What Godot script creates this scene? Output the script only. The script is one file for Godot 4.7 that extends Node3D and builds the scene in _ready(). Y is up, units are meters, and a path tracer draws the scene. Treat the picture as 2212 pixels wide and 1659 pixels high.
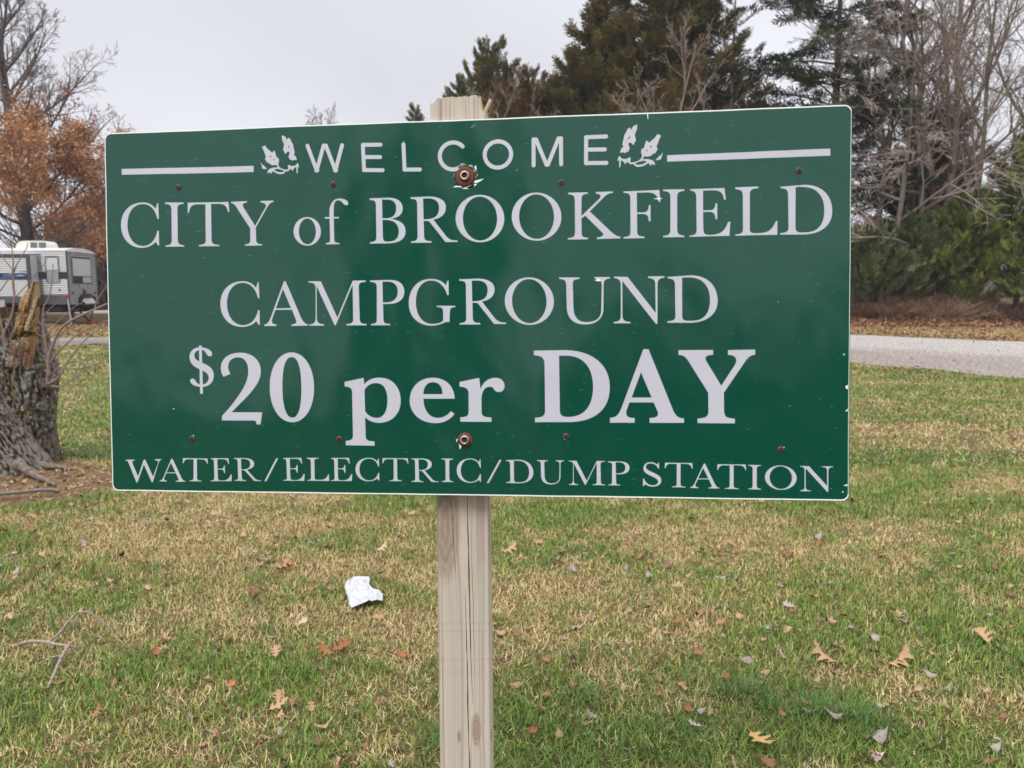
extends Node3D

class MB:
	var v := PackedVector3Array()
	var c := PackedColorArray()
	var t := PackedVector2Array()
	var i := PackedInt32Array()
	var col := Color(1, 1, 1)
	func p(a: Vector3, uv := Vector2.ZERO) -> int:
		v.append(a)
		c.append(col)
		t.append(uv)
		return v.size() - 1
	func tri(a: int, b: int, d: int) -> void:
		i.append(a)
		i.append(b)
		i.append(d)
	func quad(a: int, b: int, d: int, e: int) -> void:
		tri(a, b, d)
		tri(a, d, e)
	func face(a: Vector3, b: Vector3, d: Vector3, e: Vector3, inside: Vector3) -> void:
		var n := (d - a).cross(b - a)
		if n.dot((a + d) * 0.5 - inside) < 0.0:
			quad(p(a), p(e), p(d), p(b))
		else:
			quad(p(a), p(b), p(d), p(e))
	func box(o: Vector3, h: Vector3, b := Basis.IDENTITY, cut := 0.0) -> void:
		# a box with its edges cut at 45 degrees
		var x := b.x
		var y := b.y
		var z := b.z
		if cut <= 0.0:
			for s in [-1.0, 1.0]:
				face(o + x * h.x * s - y * h.y - z * h.z, o + x * h.x * s + y * h.y - z * h.z, o + x * h.x * s + y * h.y + z * h.z, o + x * h.x * s - y * h.y + z * h.z, o)
				face(o + y * h.y * s - x * h.x - z * h.z, o + y * h.y * s + x * h.x - z * h.z, o + y * h.y * s + x * h.x + z * h.z, o + y * h.y * s - x * h.x + z * h.z, o)
				face(o + z * h.z * s - x * h.x - y * h.y, o + z * h.z * s + x * h.x - y * h.y, o + z * h.z * s + x * h.x + y * h.y, o + z * h.z * s - x * h.x + y * h.y, o)
			return
		var ax := [x, y, z]
		var hh := [h.x, h.y, h.z]
		for k in 3:
			var u: Vector3 = ax[k]
			var w: Vector3 = ax[(k + 1) % 3]
			var q: Vector3 = ax[(k + 2) % 3]
			var hu: float = hh[k]
			var hw: float = hh[(k + 1) % 3]
			var hq: float = hh[(k + 2) % 3]
			for s in [-1.0, 1.0]:
				face(o + u * hu * s - w * (hw - cut) - q * (hq - cut), o + u * hu * s + w * (hw - cut) - q * (hq - cut), o + u * hu * s + w * (hw - cut) + q * (hq - cut), o + u * hu * s - w * (hw - cut) + q * (hq - cut), o)
				for s2 in [-1.0, 1.0]:
					face(o + u * hu * s + w * (hw - cut) * s2 - q * (hq - cut), o + u * hu * s + w * (hw - cut) * s2 + q * (hq - cut), o + u * (hu - cut) * s + w * hw * s2 + q * (hq - cut), o + u * (hu - cut) * s + w * hw * s2 - q * (hq - cut), o)
		for sx in [-1.0, 1.0]:
			for sy in [-1.0, 1.0]:
				for sz in [-1.0, 1.0]:
					var a: Vector3 = o + x * h.x * sx + y * (h.y - cut) * sy + z * (h.z - cut) * sz
					var d: Vector3 = o + x * (h.x - cut) * sx + y * h.y * sy + z * (h.z - cut) * sz
					var e: Vector3 = o + x * (h.x - cut) * sx + y * (h.y - cut) * sy + z * h.z * sz
					if (e - a).cross(d - a).dot(a - o) < 0.0:
						tri(p(a), p(e), p(d))
					else:
						tri(p(a), p(d), p(e))
	func tube(pts: PackedVector3Array, rad: PackedFloat32Array, sides: int, cap := false) -> void:
		var m := pts.size()
		if m < 2:
			return
		var d := (pts[1] - pts[0]).normalized()
		var n := d.cross(Vector3(0.31, 0.17, 0.93)).normalized()
		if n.length() < 0.5:
			n = d.cross(Vector3.RIGHT).normalized()
		var first := v.size()
		for k in m:
			if k > 0:
				d = (pts[mini(k + 1, m - 1)] - pts[k - 1]).normalized()
			n = (n - d * n.dot(d)).normalized()
			var b := d.cross(n)
			for j in sides:
				var a := TAU * j / sides
				p(pts[k] + (n * cos(a) + b * sin(a)) * rad[k], Vector2(float(j) / sides, k))
		for k in m - 1:
			for j in sides:
				var j2 := (j + 1) % sides
				quad(first + k * sides + j, first + (k + 1) * sides + j, first + (k + 1) * sides + j2, first + k * sides + j2)
		if cap:
			for e in [0, m - 1]:
				var mid := p(pts[e])
				for j in sides:
					var a: int = first + e * sides + j
					var b2: int = first + e * sides + (j + 1) % sides
					if e == 0:
						tri(mid, a, b2)
					else:
						tri(mid, b2, a)
	func lathe(prof: Array, sides: int, o: Vector3, b: Basis) -> void:
		# profile of (radius, height) along b.y
		var first := v.size()
		for q in prof:
			for j in sides:
				var a := TAU * j / sides
				p(o + (b.x * cos(a) - b.z * sin(a)) * q[0] + b.y * q[1])
		for k in prof.size() - 1:
			for j in sides:
				var j2 := (j + 1) % sides
				quad(first + k * sides + j, first + (k + 1) * sides + j, first + (k + 1) * sides + j2, first + k * sides + j2)
	func prism(poly: PackedVector2Array, o: Vector3, x: Vector3, y: Vector3, z: Vector3) -> void:
		# polygon in the plane (x, y), thickened from o towards o + z; the face at o + z is the front
		var tris := Geometry2D.triangulate_polygon(poly)
		for side in 2:
			var off := o + z * side
			for k in range(0, tris.size(), 3):
				var a := off + x * poly[tris[k]].x + y * poly[tris[k]].y
				var b := off + x * poly[tris[k + 1]].x + y * poly[tris[k + 1]].y
				var d := off + x * poly[tris[k + 2]].x + y * poly[tris[k + 2]].y
				var n := (d - a).cross(b - a).dot(z)
				if (n > 0.0) == (side == 1):
					tri(p(a), p(b), p(d))
				else:
					tri(p(a), p(d), p(b))
		var mid := Vector2.ZERO
		var area := 0.0
		for k in poly.size():
			var a := poly[k]
			var b := poly[(k + 1) % poly.size()]
			area += a.x * b.y - b.x * a.y
		for k in poly.size():
			var a := poly[k]
			var b := poly[(k + 1) % poly.size()]
			var a3 := o + x * a.x + y * a.y
			var b3 := o + x * b.x + y * b.y
			var out2 := Vector2(b.y - a.y, a.x - b.x) * signf(area)
			face(a3, b3, b3 + z, a3 + z, (a3 + b3) * 0.5 - (x * out2.x + y * out2.y).normalized())
	func mesh() -> ArrayMesh:
		var n := PackedVector3Array()
		n.resize(v.size())
		for k in range(0, i.size(), 3):
			var a := i[k]
			var b := i[k + 1]
			var d := i[k + 2]
			var f := (v[d] - v[a]).cross(v[b] - v[a])
			n[a] += f
			n[b] += f
			n[d] += f
		for k in n.size():
			n[k] = n[k].normalized() if n[k].length_squared() > 1e-20 else Vector3.UP
		var arr := []
		arr.resize(Mesh.ARRAY_MAX)
		arr[Mesh.ARRAY_VERTEX] = v
		arr[Mesh.ARRAY_NORMAL] = n
		arr[Mesh.ARRAY_COLOR] = c
		arr[Mesh.ARRAY_TEX_UV] = t
		arr[Mesh.ARRAY_INDEX] = i
		var m := ArrayMesh.new()
		m.add_surface_from_arrays(Mesh.PRIMITIVE_TRIANGLES, arr)
		return m

var M := {}
var taken := {}
var rng := RandomNumberGenerator.new()
var n1 := FastNoiseLite.new()
var n2 := FastNoiseLite.new()
var n3 := FastNoiseLite.new()

func lin(r: float, g: float, b: float) -> Color:
	return Color(r, g, b).linear_to_srgb()

func mat(r: float, g: float, b: float, rough := 0.8, metal := 0.0, spec := 0.5) -> StandardMaterial3D:
	var m := StandardMaterial3D.new()
	m.albedo_color = lin(r, g, b)
	m.roughness = rough
	m.metallic = metal
	m.metallic_specular = spec
	return m

func vmat(rough := 0.85, spec := 0.35, back := 0.0) -> StandardMaterial3D:
	var m := StandardMaterial3D.new()
	m.vertex_color_use_as_albedo = true
	m.roughness = rough
	m.metallic_specular = spec
	m.cull_mode = BaseMaterial3D.CULL_DISABLED
	if back > 0.0:
		m.backlight_enabled = true
		m.backlight = Color(back, back, back)
	return m

func numbered(n: String) -> String:
	if not taken.has(n):
		taken[n] = 0
		return n
	taken[n] += 1
	return "%s_%03d" % [n, taken[n]]

func thing(called: String, label: String, category: String, at := Vector3.ZERO, group := "") -> Node3D:
	var o := Node3D.new()
	o.name = numbered(called)
	add_child(o)
	o.position = at
	tag(o, label, category, group)
	return o

func tag(o: Node3D, label: String, category: String, group := "") -> void:
	o.set_meta("label", label)
	o.set_meta("category", category)
	if group != "":
		o.set_meta("group", group)

func part(called: String, b: MB, m: Material, parent: Node3D) -> MeshInstance3D:
	var o := MeshInstance3D.new()
	o.mesh = b.mesh()
	o.material_override = m
	if parent == self:
		o.name = numbered(called)
	else:
		var k := 0
		var nm := called
		while parent.has_node(nm):
			k += 1
			nm = "%s_%03d" % [called, k]
		o.name = nm
	parent.add_child(o, true)
	return o

func many(called: String, mesh: Mesh, m: Material, where: Array, tint: PackedColorArray, parent: Node3D, label := "", category := "") -> MultiMeshInstance3D:
	var mm := MultiMesh.new()
	mm.transform_format = MultiMesh.TRANSFORM_3D
	mm.use_colors = true
	mm.mesh = mesh
	mm.instance_count = where.size()
	for k in where.size():
		mm.set_instance_transform(k, where[k])
		mm.set_instance_color(k, tint[k])
	var o := MultiMeshInstance3D.new()
	o.multimesh = mm
	o.material_override = m
	o.name = numbered(called) if parent == self else called
	parent.add_child(o, true)
	o.set_meta("kind", "stuff")
	if label != "":
		tag(o, label, category)
	return o

func structure(o: Node3D) -> void:
	o.set_meta("kind", "structure")

func rv(r: RandomNumberGenerator) -> Vector3:
	return Vector3(r.randf_range(-1, 1), r.randf_range(-1, 1), r.randf_range(-1, 1))

func smooth_path(pts: PackedVector3Array, per: int) -> PackedVector3Array:
	var out := PackedVector3Array()
	var m := pts.size()
	for k in m - 1:
		var a := pts[maxi(k - 1, 0)]
		var b := pts[k]
		var d := pts[k + 1]
		var e := pts[mini(k + 2, m - 1)]
		for j in per:
			var u := float(j) / per
			out.append(b.cubic_interpolate(d, a, e, u))
	out.append(pts[m - 1])
	return out

# ------------------------------------------------------------------ sign print
const PRINT_W := 2048
const PRINT_H := 1024
var ink := PackedFloat32Array()      # how much of each texel is letter film
const GLYPHS := {
	"C": "M 961 29 L 988 27 L 999 378 L 958 377 C 929 235 827 43 580 38 C 335 32 174 218 171 496 C 168 750 325 963 580 960 C 774 956 909 827 955 636 L 997 635 L 1000 958 L 964 960 L 911 878 C 818 960 684 1003 528 1000 C 205 994 -3 772 0 493 C 3 189 245 -8 589 0 C 738 6 842 56 915 151 Z",
	"I": "M 0 0 L 991 6 L 996 40 C 757 50 676 67 663 144 L 664 840 C 681 930 742 956 1000 969 L 1000 1000 L 7 996 L 8 963 C 249 957 329 935 343 849 L 343 153 C 332 63 246 44 6 34 Z",
	"T": "M 10 0 L 982 5 L 1000 232 L 967 234 C 940 109 894 56 770 46 L 577 41 L 566 48 L 567 851 C 572 942 613 961 746 969 L 746 1000 L 259 995 L 259 962 C 392 956 423 936 426 848 L 431 50 L 232 45 C 107 49 56 100 33 226 L 0 226 Z",
	"Y": "M 0 5 L 382 0 L 382 33 C 285 41 258 66 298 144 L 560 555 L 807 157 C 834 94 808 50 696 42 L 693 6 L 1000 6 L 1000 39 C 928 48 901 78 861 133 L 576 599 L 577 869 C 585 951 612 962 714 969 L 714 1000 L 308 997 L 308 966 C 408 958 435 938 438 853 L 439 609 L 124 127 C 78 56 57 45 0 36 Z",
	"o": "M 0 489 C 1 212 225 -7 502 0 C 777 7 1000 235 1000 511 C 1000 787 776 1006 500 1000 C 224 994 -1 765 0 489 Z M 196 493 C 197 245 335 48 506 52 C 676 56 813 260 813 507 C 813 754 675 952 505 948 C 334 945 196 741 196 493 Z",
	"f": "M 0 399 L 195 399 L 200 304 C 200 115 355 -4 637 0 C 840 3 995 50 1000 106 C 1000 146 947 158 889 149 C 768 135 743 47 588 40 C 428 37 384 117 384 268 L 380 399 L 598 402 L 598 435 L 380 435 L 389 874 C 394 960 428 965 603 972 L 603 1000 L 29 999 L 29 968 C 185 962 209 948 209 872 L 200 437 L 0 435 Z",
	"B": "M 2 4 L 536 0 C 776 5 924 91 925 241 C 925 379 794 447 585 463 C 842 491 999 581 1000 737 C 1001 920 812 1000 507 1000 L 0 999 L 0 966 C 136 958 178 939 181 843 L 179 163 C 176 63 140 49 2 39 Z M 353 41 L 520 42 C 664 53 745 112 742 238 C 739 376 650 444 473 448 L 360 446 Z M 360 484 L 473 486 C 698 500 804 590 808 741 C 811 892 699 963 506 960 C 394 958 365 935 365 846 Z",
	"R": "M 0 6 L 408 0 C 629 9 759 94 759 242 C 760 390 655 474 489 500 L 767 873 C 841 949 902 963 1000 960 L 1000 995 L 743 992 L 411 555 C 386 525 361 526 283 525 L 289 838 C 292 949 326 958 449 965 L 447 1000 L 6 995 L 5 963 C 117 956 146 934 148 847 L 143 164 C 141 59 109 46 3 41 Z M 273 43 L 396 42 C 543 53 610 127 610 250 C 606 411 533 476 361 489 L 280 490 Z",
	"O": "M 0 487 C -1 210 222 -8 499 0 C 774 8 998 237 1000 512 C 1002 787 781 1006 505 1000 C 228 994 1 764 0 487 Z M 151 491 C 150 235 306 33 499 39 C 692 44 849 254 851 508 C 852 763 698 966 504 961 C 311 957 152 746 151 491 Z",
	"K": "M 9 5 L 386 5 L 384 36 C 297 41 265 62 265 159 L 262 503 L 580 168 C 640 102 644 54 536 38 L 533 2 L 858 0 L 858 34 C 785 39 752 52 699 106 L 420 411 L 826 853 C 902 927 946 953 1000 959 L 1000 995 L 552 999 L 552 963 C 664 953 692 922 659 868 L 334 500 L 263 559 L 266 863 C 269 949 306 959 386 964 L 387 1000 L 0 998 L 0 964 C 105 957 135 945 139 836 L 137 179 C 134 70 112 50 11 39 Z",
	"F": "M 0 11 L 972 0 L 1000 248 L 948 252 C 922 116 843 58 683 48 L 366 48 L 370 457 L 530 460 C 646 458 678 416 688 312 L 734 311 L 737 652 L 688 653 C 677 540 647 506 545 495 L 370 491 L 376 863 C 381 949 436 959 574 968 L 574 1000 L 1 1000 L 1 968 C 150 961 191 944 192 848 L 187 180 C 182 67 153 50 0 40 Z",
	"E": "M 17 7 L 855 0 L 892 241 L 844 245 C 821 102 754 51 597 45 L 334 46 L 334 453 L 486 454 C 591 451 628 421 636 312 L 681 310 L 682 643 L 637 645 C 627 533 592 494 500 490 L 334 489 L 341 840 C 345 941 378 964 496 966 C 733 968 850 917 943 707 L 1000 699 L 977 995 L 1 1000 L 0 971 C 140 964 174 940 175 848 L 165 187 C 161 75 123 52 20 41 Z",
	"L": "M 0 2 L 548 0 L 546 37 C 402 43 346 59 348 159 L 347 867 C 351 938 382 956 497 956 C 751 956 853 932 962 713 L 1000 712 L 999 999 L 4 1000 L 4 971 C 140 967 183 946 184 864 L 180 188 C 175 77 134 54 1 42 Z",
	"D": "M 4 23 L 465 0 C 784 5 993 210 1000 534 C 1002 837 783 999 453 1000 L 1 994 L 0 961 C 110 953 162 937 162 850 L 152 208 C 148 88 121 70 4 56 Z M 296 45 C 455 39 589 47 684 125 C 788 215 846 335 846 530 C 848 725 781 864 668 920 C 576 961 473 959 390 953 C 328 947 301 929 299 853 Z",
	"A": "M 470 0 L 513 1 L 846 808 C 908 928 940 955 1000 964 L 1000 996 L 628 1000 L 628 965 C 737 953 756 927 724 847 L 642 638 L 266 639 L 192 827 C 165 921 192 956 285 959 L 285 997 L 0 996 L 0 964 C 82 947 118 893 165 774 Z M 445 178 L 621 598 L 278 602 Z",
	"M": "M 0 0 L 218 7 L 498 818 L 772 6 L 991 5 L 991 42 C 895 45 874 63 874 169 L 883 858 C 885 951 916 964 1000 968 L 1000 1000 L 655 998 L 655 966 C 741 959 770 944 770 856 L 768 101 L 470 990 L 447 990 L 143 115 L 140 821 C 142 927 174 960 265 964 L 265 998 L 5 995 L 5 966 C 91 953 115 927 118 820 L 124 168 C 122 61 91 39 0 32 Z",
	"P": "M 0 6 L 565 0 C 843 3 999 92 1000 262 C 1001 446 810 536 532 531 L 375 529 L 383 861 C 386 954 428 965 578 968 L 578 1000 L 12 998 L 12 967 C 149 960 187 944 187 860 L 196 161 C 192 61 147 47 0 40 Z M 367 40 L 530 39 C 704 46 809 129 806 260 C 803 418 671 495 479 493 L 371 495 Z",
	"G": "M 834 41 L 857 39 L 858 352 L 825 354 C 783 188 667 41 488 38 C 282 35 154 217 155 498 C 156 779 298 960 492 962 C 620 963 735 926 735 875 L 734 709 C 734 633 708 607 598 603 L 598 575 L 1000 580 L 1000 611 C 913 615 885 635 883 711 L 871 927 C 838 922 812 922 774 934 C 684 971 595 1001 479 1000 C 195 997 1 803 0 521 C -1 215 192 -5 475 0 C 629 2 744 55 793 142 Z",
	"U": "M 0 0 L 403 7 L 404 40 C 298 46 267 61 271 156 L 283 658 C 294 851 379 947 535 949 C 714 951 816 870 826 716 L 837 178 C 836 89 808 55 698 40 L 697 2 L 1000 7 L 1000 38 C 907 46 877 82 875 166 L 871 691 C 857 896 715 1002 511 1000 C 283 998 155 875 148 630 L 139 167 C 135 64 106 43 0 36 Z",
	"N": "M 4 0 L 275 7 L 827 768 L 819 195 C 818 80 794 54 677 40 L 676 4 L 1000 4 L 1000 37 C 900 48 865 81 864 183 L 863 1000 L 829 1000 L 173 95 L 177 824 C 183 921 219 947 334 953 L 334 984 L 0 983 L 0 952 C 106 943 139 913 141 823 L 140 184 C 137 69 100 43 7 33 Z",
	"$": "M 876 226 C 799 230 742 204 705 168 C 649 118 601 89 472 92 C 329 94 214 138 213 202 C 212 281 341 317 526 357 C 811 418 1002 476 1000 618 C 998 761 806 857 492 858 C 205 858 5 796 0 732 C 0 703 49 681 115 684 C 193 689 221 717 264 753 C 312 789 383 806 506 807 C 664 804 785 747 785 668 C 786 590 653 546 467 506 C 196 445 2 381 4 237 C 5 116 187 33 459 36 C 701 37 943 97 945 169 C 945 204 922 223 876 226 Z | M 402 0 L 522 0 L 541 1000 L 415 1000 Z",
	"2": "M 238 295 L 66 338 C 16 297 0 258 0 215 C 1 85 187 -1 488 0 C 789 3 976 117 975 255 C 974 375 869 471 617 624 L 255 829 L 1000 830 L 957 1000 L 856 999 C 856 956 841 947 799 946 L 14 946 L 14 883 L 197 769 C 501 557 669 413 670 255 C 671 135 571 67 429 67 C 278 66 186 119 182 191 C 181 230 201 263 238 295 Z",
	"0": "M 0 499 C 1 208 213 -1 503 0 C 792 1 1000 211 1000 500 C 1000 789 790 999 500 1000 C 209 1001 -1 790 0 499 Z M 292 499 C 293 214 365 67 505 68 C 644 68 715 215 714 499 C 713 784 641 932 502 932 C 362 932 291 785 292 499 Z",
	"p": "M 0 61 L 343 2 L 357 97 C 416 32 514 -2 635 0 C 862 3 999 145 1000 331 C 1001 530 834 664 607 663 C 500 662 417 631 363 581 L 367 857 C 371 919 402 932 524 934 L 524 1000 L 9 994 L 9 930 C 112 923 139 908 139 845 L 133 219 C 131 156 96 134 0 129 Z M 358 181 C 401 113 484 78 575 81 C 696 88 761 169 762 331 C 761 493 690 589 568 590 C 477 587 394 544 363 488 Z",
	"e": "M 1000 464 L 307 464 C 308 720 438 881 618 882 C 740 880 844 822 909 732 L 994 794 C 901 924 750 999 571 1000 C 239 1001 1 796 0 505 C -1 215 217 -1 510 0 C 802 1 991 180 1000 464 Z M 307 361 C 312 188 397 100 520 101 C 652 105 728 189 727 362 Z",
	"r": "M 1 94 L 439 1 L 469 253 C 524 96 646 0 795 0 C 926 0 999 87 1000 183 C 1001 269 947 325 872 325 C 807 325 778 288 760 256 C 741 217 712 206 666 206 C 553 211 492 317 487 491 L 489 761 C 492 867 539 892 706 897 L 706 1000 L 12 1000 L 11 897 C 162 889 200 858 201 761 L 201 355 C 198 249 149 211 0 201 Z",
	"d": "M 0 5 L 416 0 C 777 9 997 204 1000 508 C 1003 812 816 988 483 998 L 12 1000 L 12 937 C 125 930 147 906 147 829 L 142 200 C 140 108 110 77 1 71 Z M 335 79 L 431 78 C 663 84 777 249 780 507 C 780 782 657 923 461 925 C 373 925 344 905 343 829 Z",
	"a": "M 453 0 L 524 0 L 858 837 C 896 912 925 931 999 937 L 1000 998 L 538 1000 L 537 934 C 630 928 660 912 648 853 L 593 724 L 267 724 L 228 831 C 214 899 229 932 336 934 L 337 999 L 1 1000 L 0 932 C 79 926 109 906 153 809 Z M 422 315 L 564 655 L 297 655 Z",
	"y": "M 0 1 L 454 2 L 455 70 C 367 72 336 93 368 156 L 561 487 L 728 218 C 777 136 755 75 646 71 L 645 4 L 999 0 L 1000 70 C 947 77 919 92 877 151 L 595 584 L 599 832 C 603 915 640 930 740 934 L 741 1000 L 252 999 L 251 935 C 359 929 394 908 395 832 L 391 584 L 122 140 C 85 87 63 72 1 67 Z",
	"W": "M 0 47 L 262 34 L 262 67 C 197 79 179 113 200 207 L 338 738 L 502 41 L 547 26 L 757 741 L 902 170 C 915 96 891 59 814 50 L 814 13 L 1000 0 L 1000 37 C 958 48 942 68 924 143 L 746 978 L 715 982 L 506 250 L 319 999 L 290 1000 L 82 165 C 65 101 51 87 0 81 Z",
	"S": "M 830 17 L 877 17 L 881 254 L 824 262 C 754 120 596 50 413 55 C 256 64 163 116 170 203 C 182 302 313 341 524 411 C 839 515 1008 593 1000 751 C 992 909 796 998 535 1000 C 351 1002 220 963 130 897 L 73 976 L 0 977 L 10 668 L 68 671 C 123 837 324 946 534 945 C 716 939 820 871 818 792 C 806 681 659 643 448 569 C 185 480 27 402 29 256 C 37 86 203 -2 438 0 C 595 3 700 42 779 100 Z",
	"/": "M 856 1 L 1000 0 L 157 995 L 0 1000 Z",
	"leaf": "M 41 266 L 85 260 L 117 234 C 146 278 168 322 198 350 C 229 359 263 404 298 436 L 360 379 C 386 434 403 496 412 557 C 455 563 477 594 478 638 C 479 681 463 707 459 750 C 472 803 511 847 576 867 C 637 886 690 892 711 876 C 720 845 699 810 705 775 C 725 763 764 767 794 804 C 829 788 872 803 894 790 C 920 774 938 735 955 723 C 977 741 994 802 1000 841 C 985 844 972 832 959 814 L 961 992 L 933 993 L 918 830 C 881 842 855 867 826 930 L 785 869 C 759 881 737 916 711 930 C 685 931 650 926 637 934 C 624 982 576 1002 519 1000 C 437 993 367 960 319 911 C 301 928 288 954 278 975 L 262 975 L 240 939 L 183 968 C 166 963 170 924 183 898 C 219 834 306 815 441 819 C 437 784 402 748 372 752 C 359 773 324 763 297 758 C 263 748 236 738 210 694 L 175 697 C 158 670 123 626 112 595 C 114 573 132 556 136 535 C 123 486 89 415 80 372 C 67 336 45 309 41 292 Z M 241 530 C 241 518 248 509 257 509 C 266 509 273 519 273 531 C 273 542 266 551 257 551 C 248 551 241 541 241 530 Z M 335 620 C 335 610 342 603 350 603 C 358 603 365 611 365 621 C 365 630 358 638 350 638 C 342 637 335 629 335 620 Z M 357 877 C 393 848 498 856 607 920 C 585 963 410 957 357 877 Z | M 578 0 L 652 40 C 670 80 687 106 700 128 C 704 90 713 68 726 66 C 770 83 791 119 800 154 C 821 206 852 234 853 268 C 865 347 882 399 893 456 C 882 477 869 499 869 516 C 908 535 938 575 938 657 L 877 642 L 825 668 L 799 635 L 768 645 C 734 594 725 568 730 533 C 751 490 760 456 747 434 C 725 411 695 428 678 453 L 647 485 C 630 469 625 443 617 425 C 599 398 588 381 588 363 C 604 312 613 260 613 221 C 578 172 561 84 559 24 Z M 632 126 L 656 170 L 637 157 Z M 726 264 L 773 344 L 719 307 Z M 795 353 L 821 397 L 804 379 Z | M 3 674 L 48 745 L 74 751 L 162 849 L 153 858 L 43 841 L 0 691 Z",
}
const PLACED := [["C", 26.0, 95.0, 118.3, 194.9],
	["I", 106.0, 139.2, 119.7, 194.5],
	["T", 145.6, 218.8, 120.8, 194.8],
	["Y", 221.9, 296.4, 120.9, 195.2],
	["o", 329.9, 377.1, 149.9, 197.2],
	["f", 384.0, 424.1, 121.1, 195.9],
	["B", 459.6, 519.5, 121.7, 196.1],
	["R", 527.9, 605.3, 121.5, 196.5],
	["O", 602.3, 682.2, 121.0, 197.5],
	["K", 783.9, 867.7, 121.6, 196.5],
	["F", 872.1, 930.0, 121.3, 196.4],
	["E", 974.9, 1037.9, 120.9, 196.2],
	["L", 1045.1, 1109.4, 120.2, 195.8],
	["D", 1113.3, 1191.6, 119.5, 196.1],
	["A", 276.1, 352.0, 255.0, 329.7],
	["M", 353.9, 452.7, 255.6, 329.9],
	["P", 459.0, 516.7, 255.7, 330.1],
	["G", 523.7, 600.9, 255.0, 331.4],
	["U", 770.0, 851.0, 256.3, 332.0],
	["N", 856.6, 936.6, 256.4, 332.0],
	["$", 143.7, 186.5, 361.1, 442.7],
	["2", 199.1, 271.5, 373.4, 494.4],
	["0", 284.8, 361.7, 373.5, 490.6],
	["p", 413.9, 508.9, 416.1, 529.1],
	["e", 523.8, 598.8, 416.4, 491.3],
	["r", 606.7, 681.2, 416.8, 488.8],
	["d", 728.7, 850.6, 372.6, 489.0],
	["a", 850.5, 967.4, 371.9, 489.6],
	["y", 958.4, 1076.6, 373.7, 489.8],
	["W", 24.6, 90.2, 554.3, 595.2],
	["S", 902.8, 931.9, 552.4, 591.6],
	["/", 650.4, 675.5, 550.6, 589.2],
	["leaf", 275.2, 341.7, 14.8, 78.5],
	["O", 694.1, 774.1, 120.5, 197.2],
	["I", 933.9, 967.2, 120.9, 196.3],
	["C", 200.3, 268.9, 253.8, 330.4],
	["O", 682.0, 761.6, 255.3, 331.9],
	["D", 940.9, 1018.7, 256.3, 331.0],
	["R", 607.4, 684.2, 255.9, 330.4],
	["A", 86.1, 132.8, 553.4, 592.8],
	["T", 128.5, 173.8, 552.4, 591.7],
	["E", 178.3, 215.9, 551.7, 591.1],
	["R", 219.9, 267.1, 551.1, 590.3],
	["/", 272.6, 297.6, 551.3, 590.4],
	["E", 305.5, 343.0, 550.2, 589.1],
	["L", 346.8, 385.4, 549.8, 588.6],
	["E", 388.4, 425.3, 549.5, 588.4],
	["C", 430.8, 471.2, 549.1, 588.3],
	["T", 476.6, 520.5, 549.3, 587.9],
	["R", 525.0, 570.8, 549.4, 588.6],
	["I", 575.8, 595.5, 549.2, 588.1],
	["C", 601.1, 641.3, 548.8, 588.9],
	["D", 682.3, 727.3, 550.1, 588.7],
	["U", 733.2, 776.8, 550.4, 589.9],
	["M", 784.2, 842.9, 550.9, 590.5],
	["P", 847.2, 881.7, 551.7, 590.4],
	["T", 937.1, 981.0, 552.9, 592.3],
	["A", 976.8, 1022.1, 553.7, 593.1],
	["T", 1018.8, 1063.5, 554.4, 593.6],
	["I", 1066.5, 1086.6, 555.1, 594.0],
	["O", 1092.3, 1140.9, 555.7, 594.2],
	["N", 1145.7, 1195.3, 556.1, 596.4],
	["leaf", 933.6, 862.7, 17.8, 84.6]]

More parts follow.
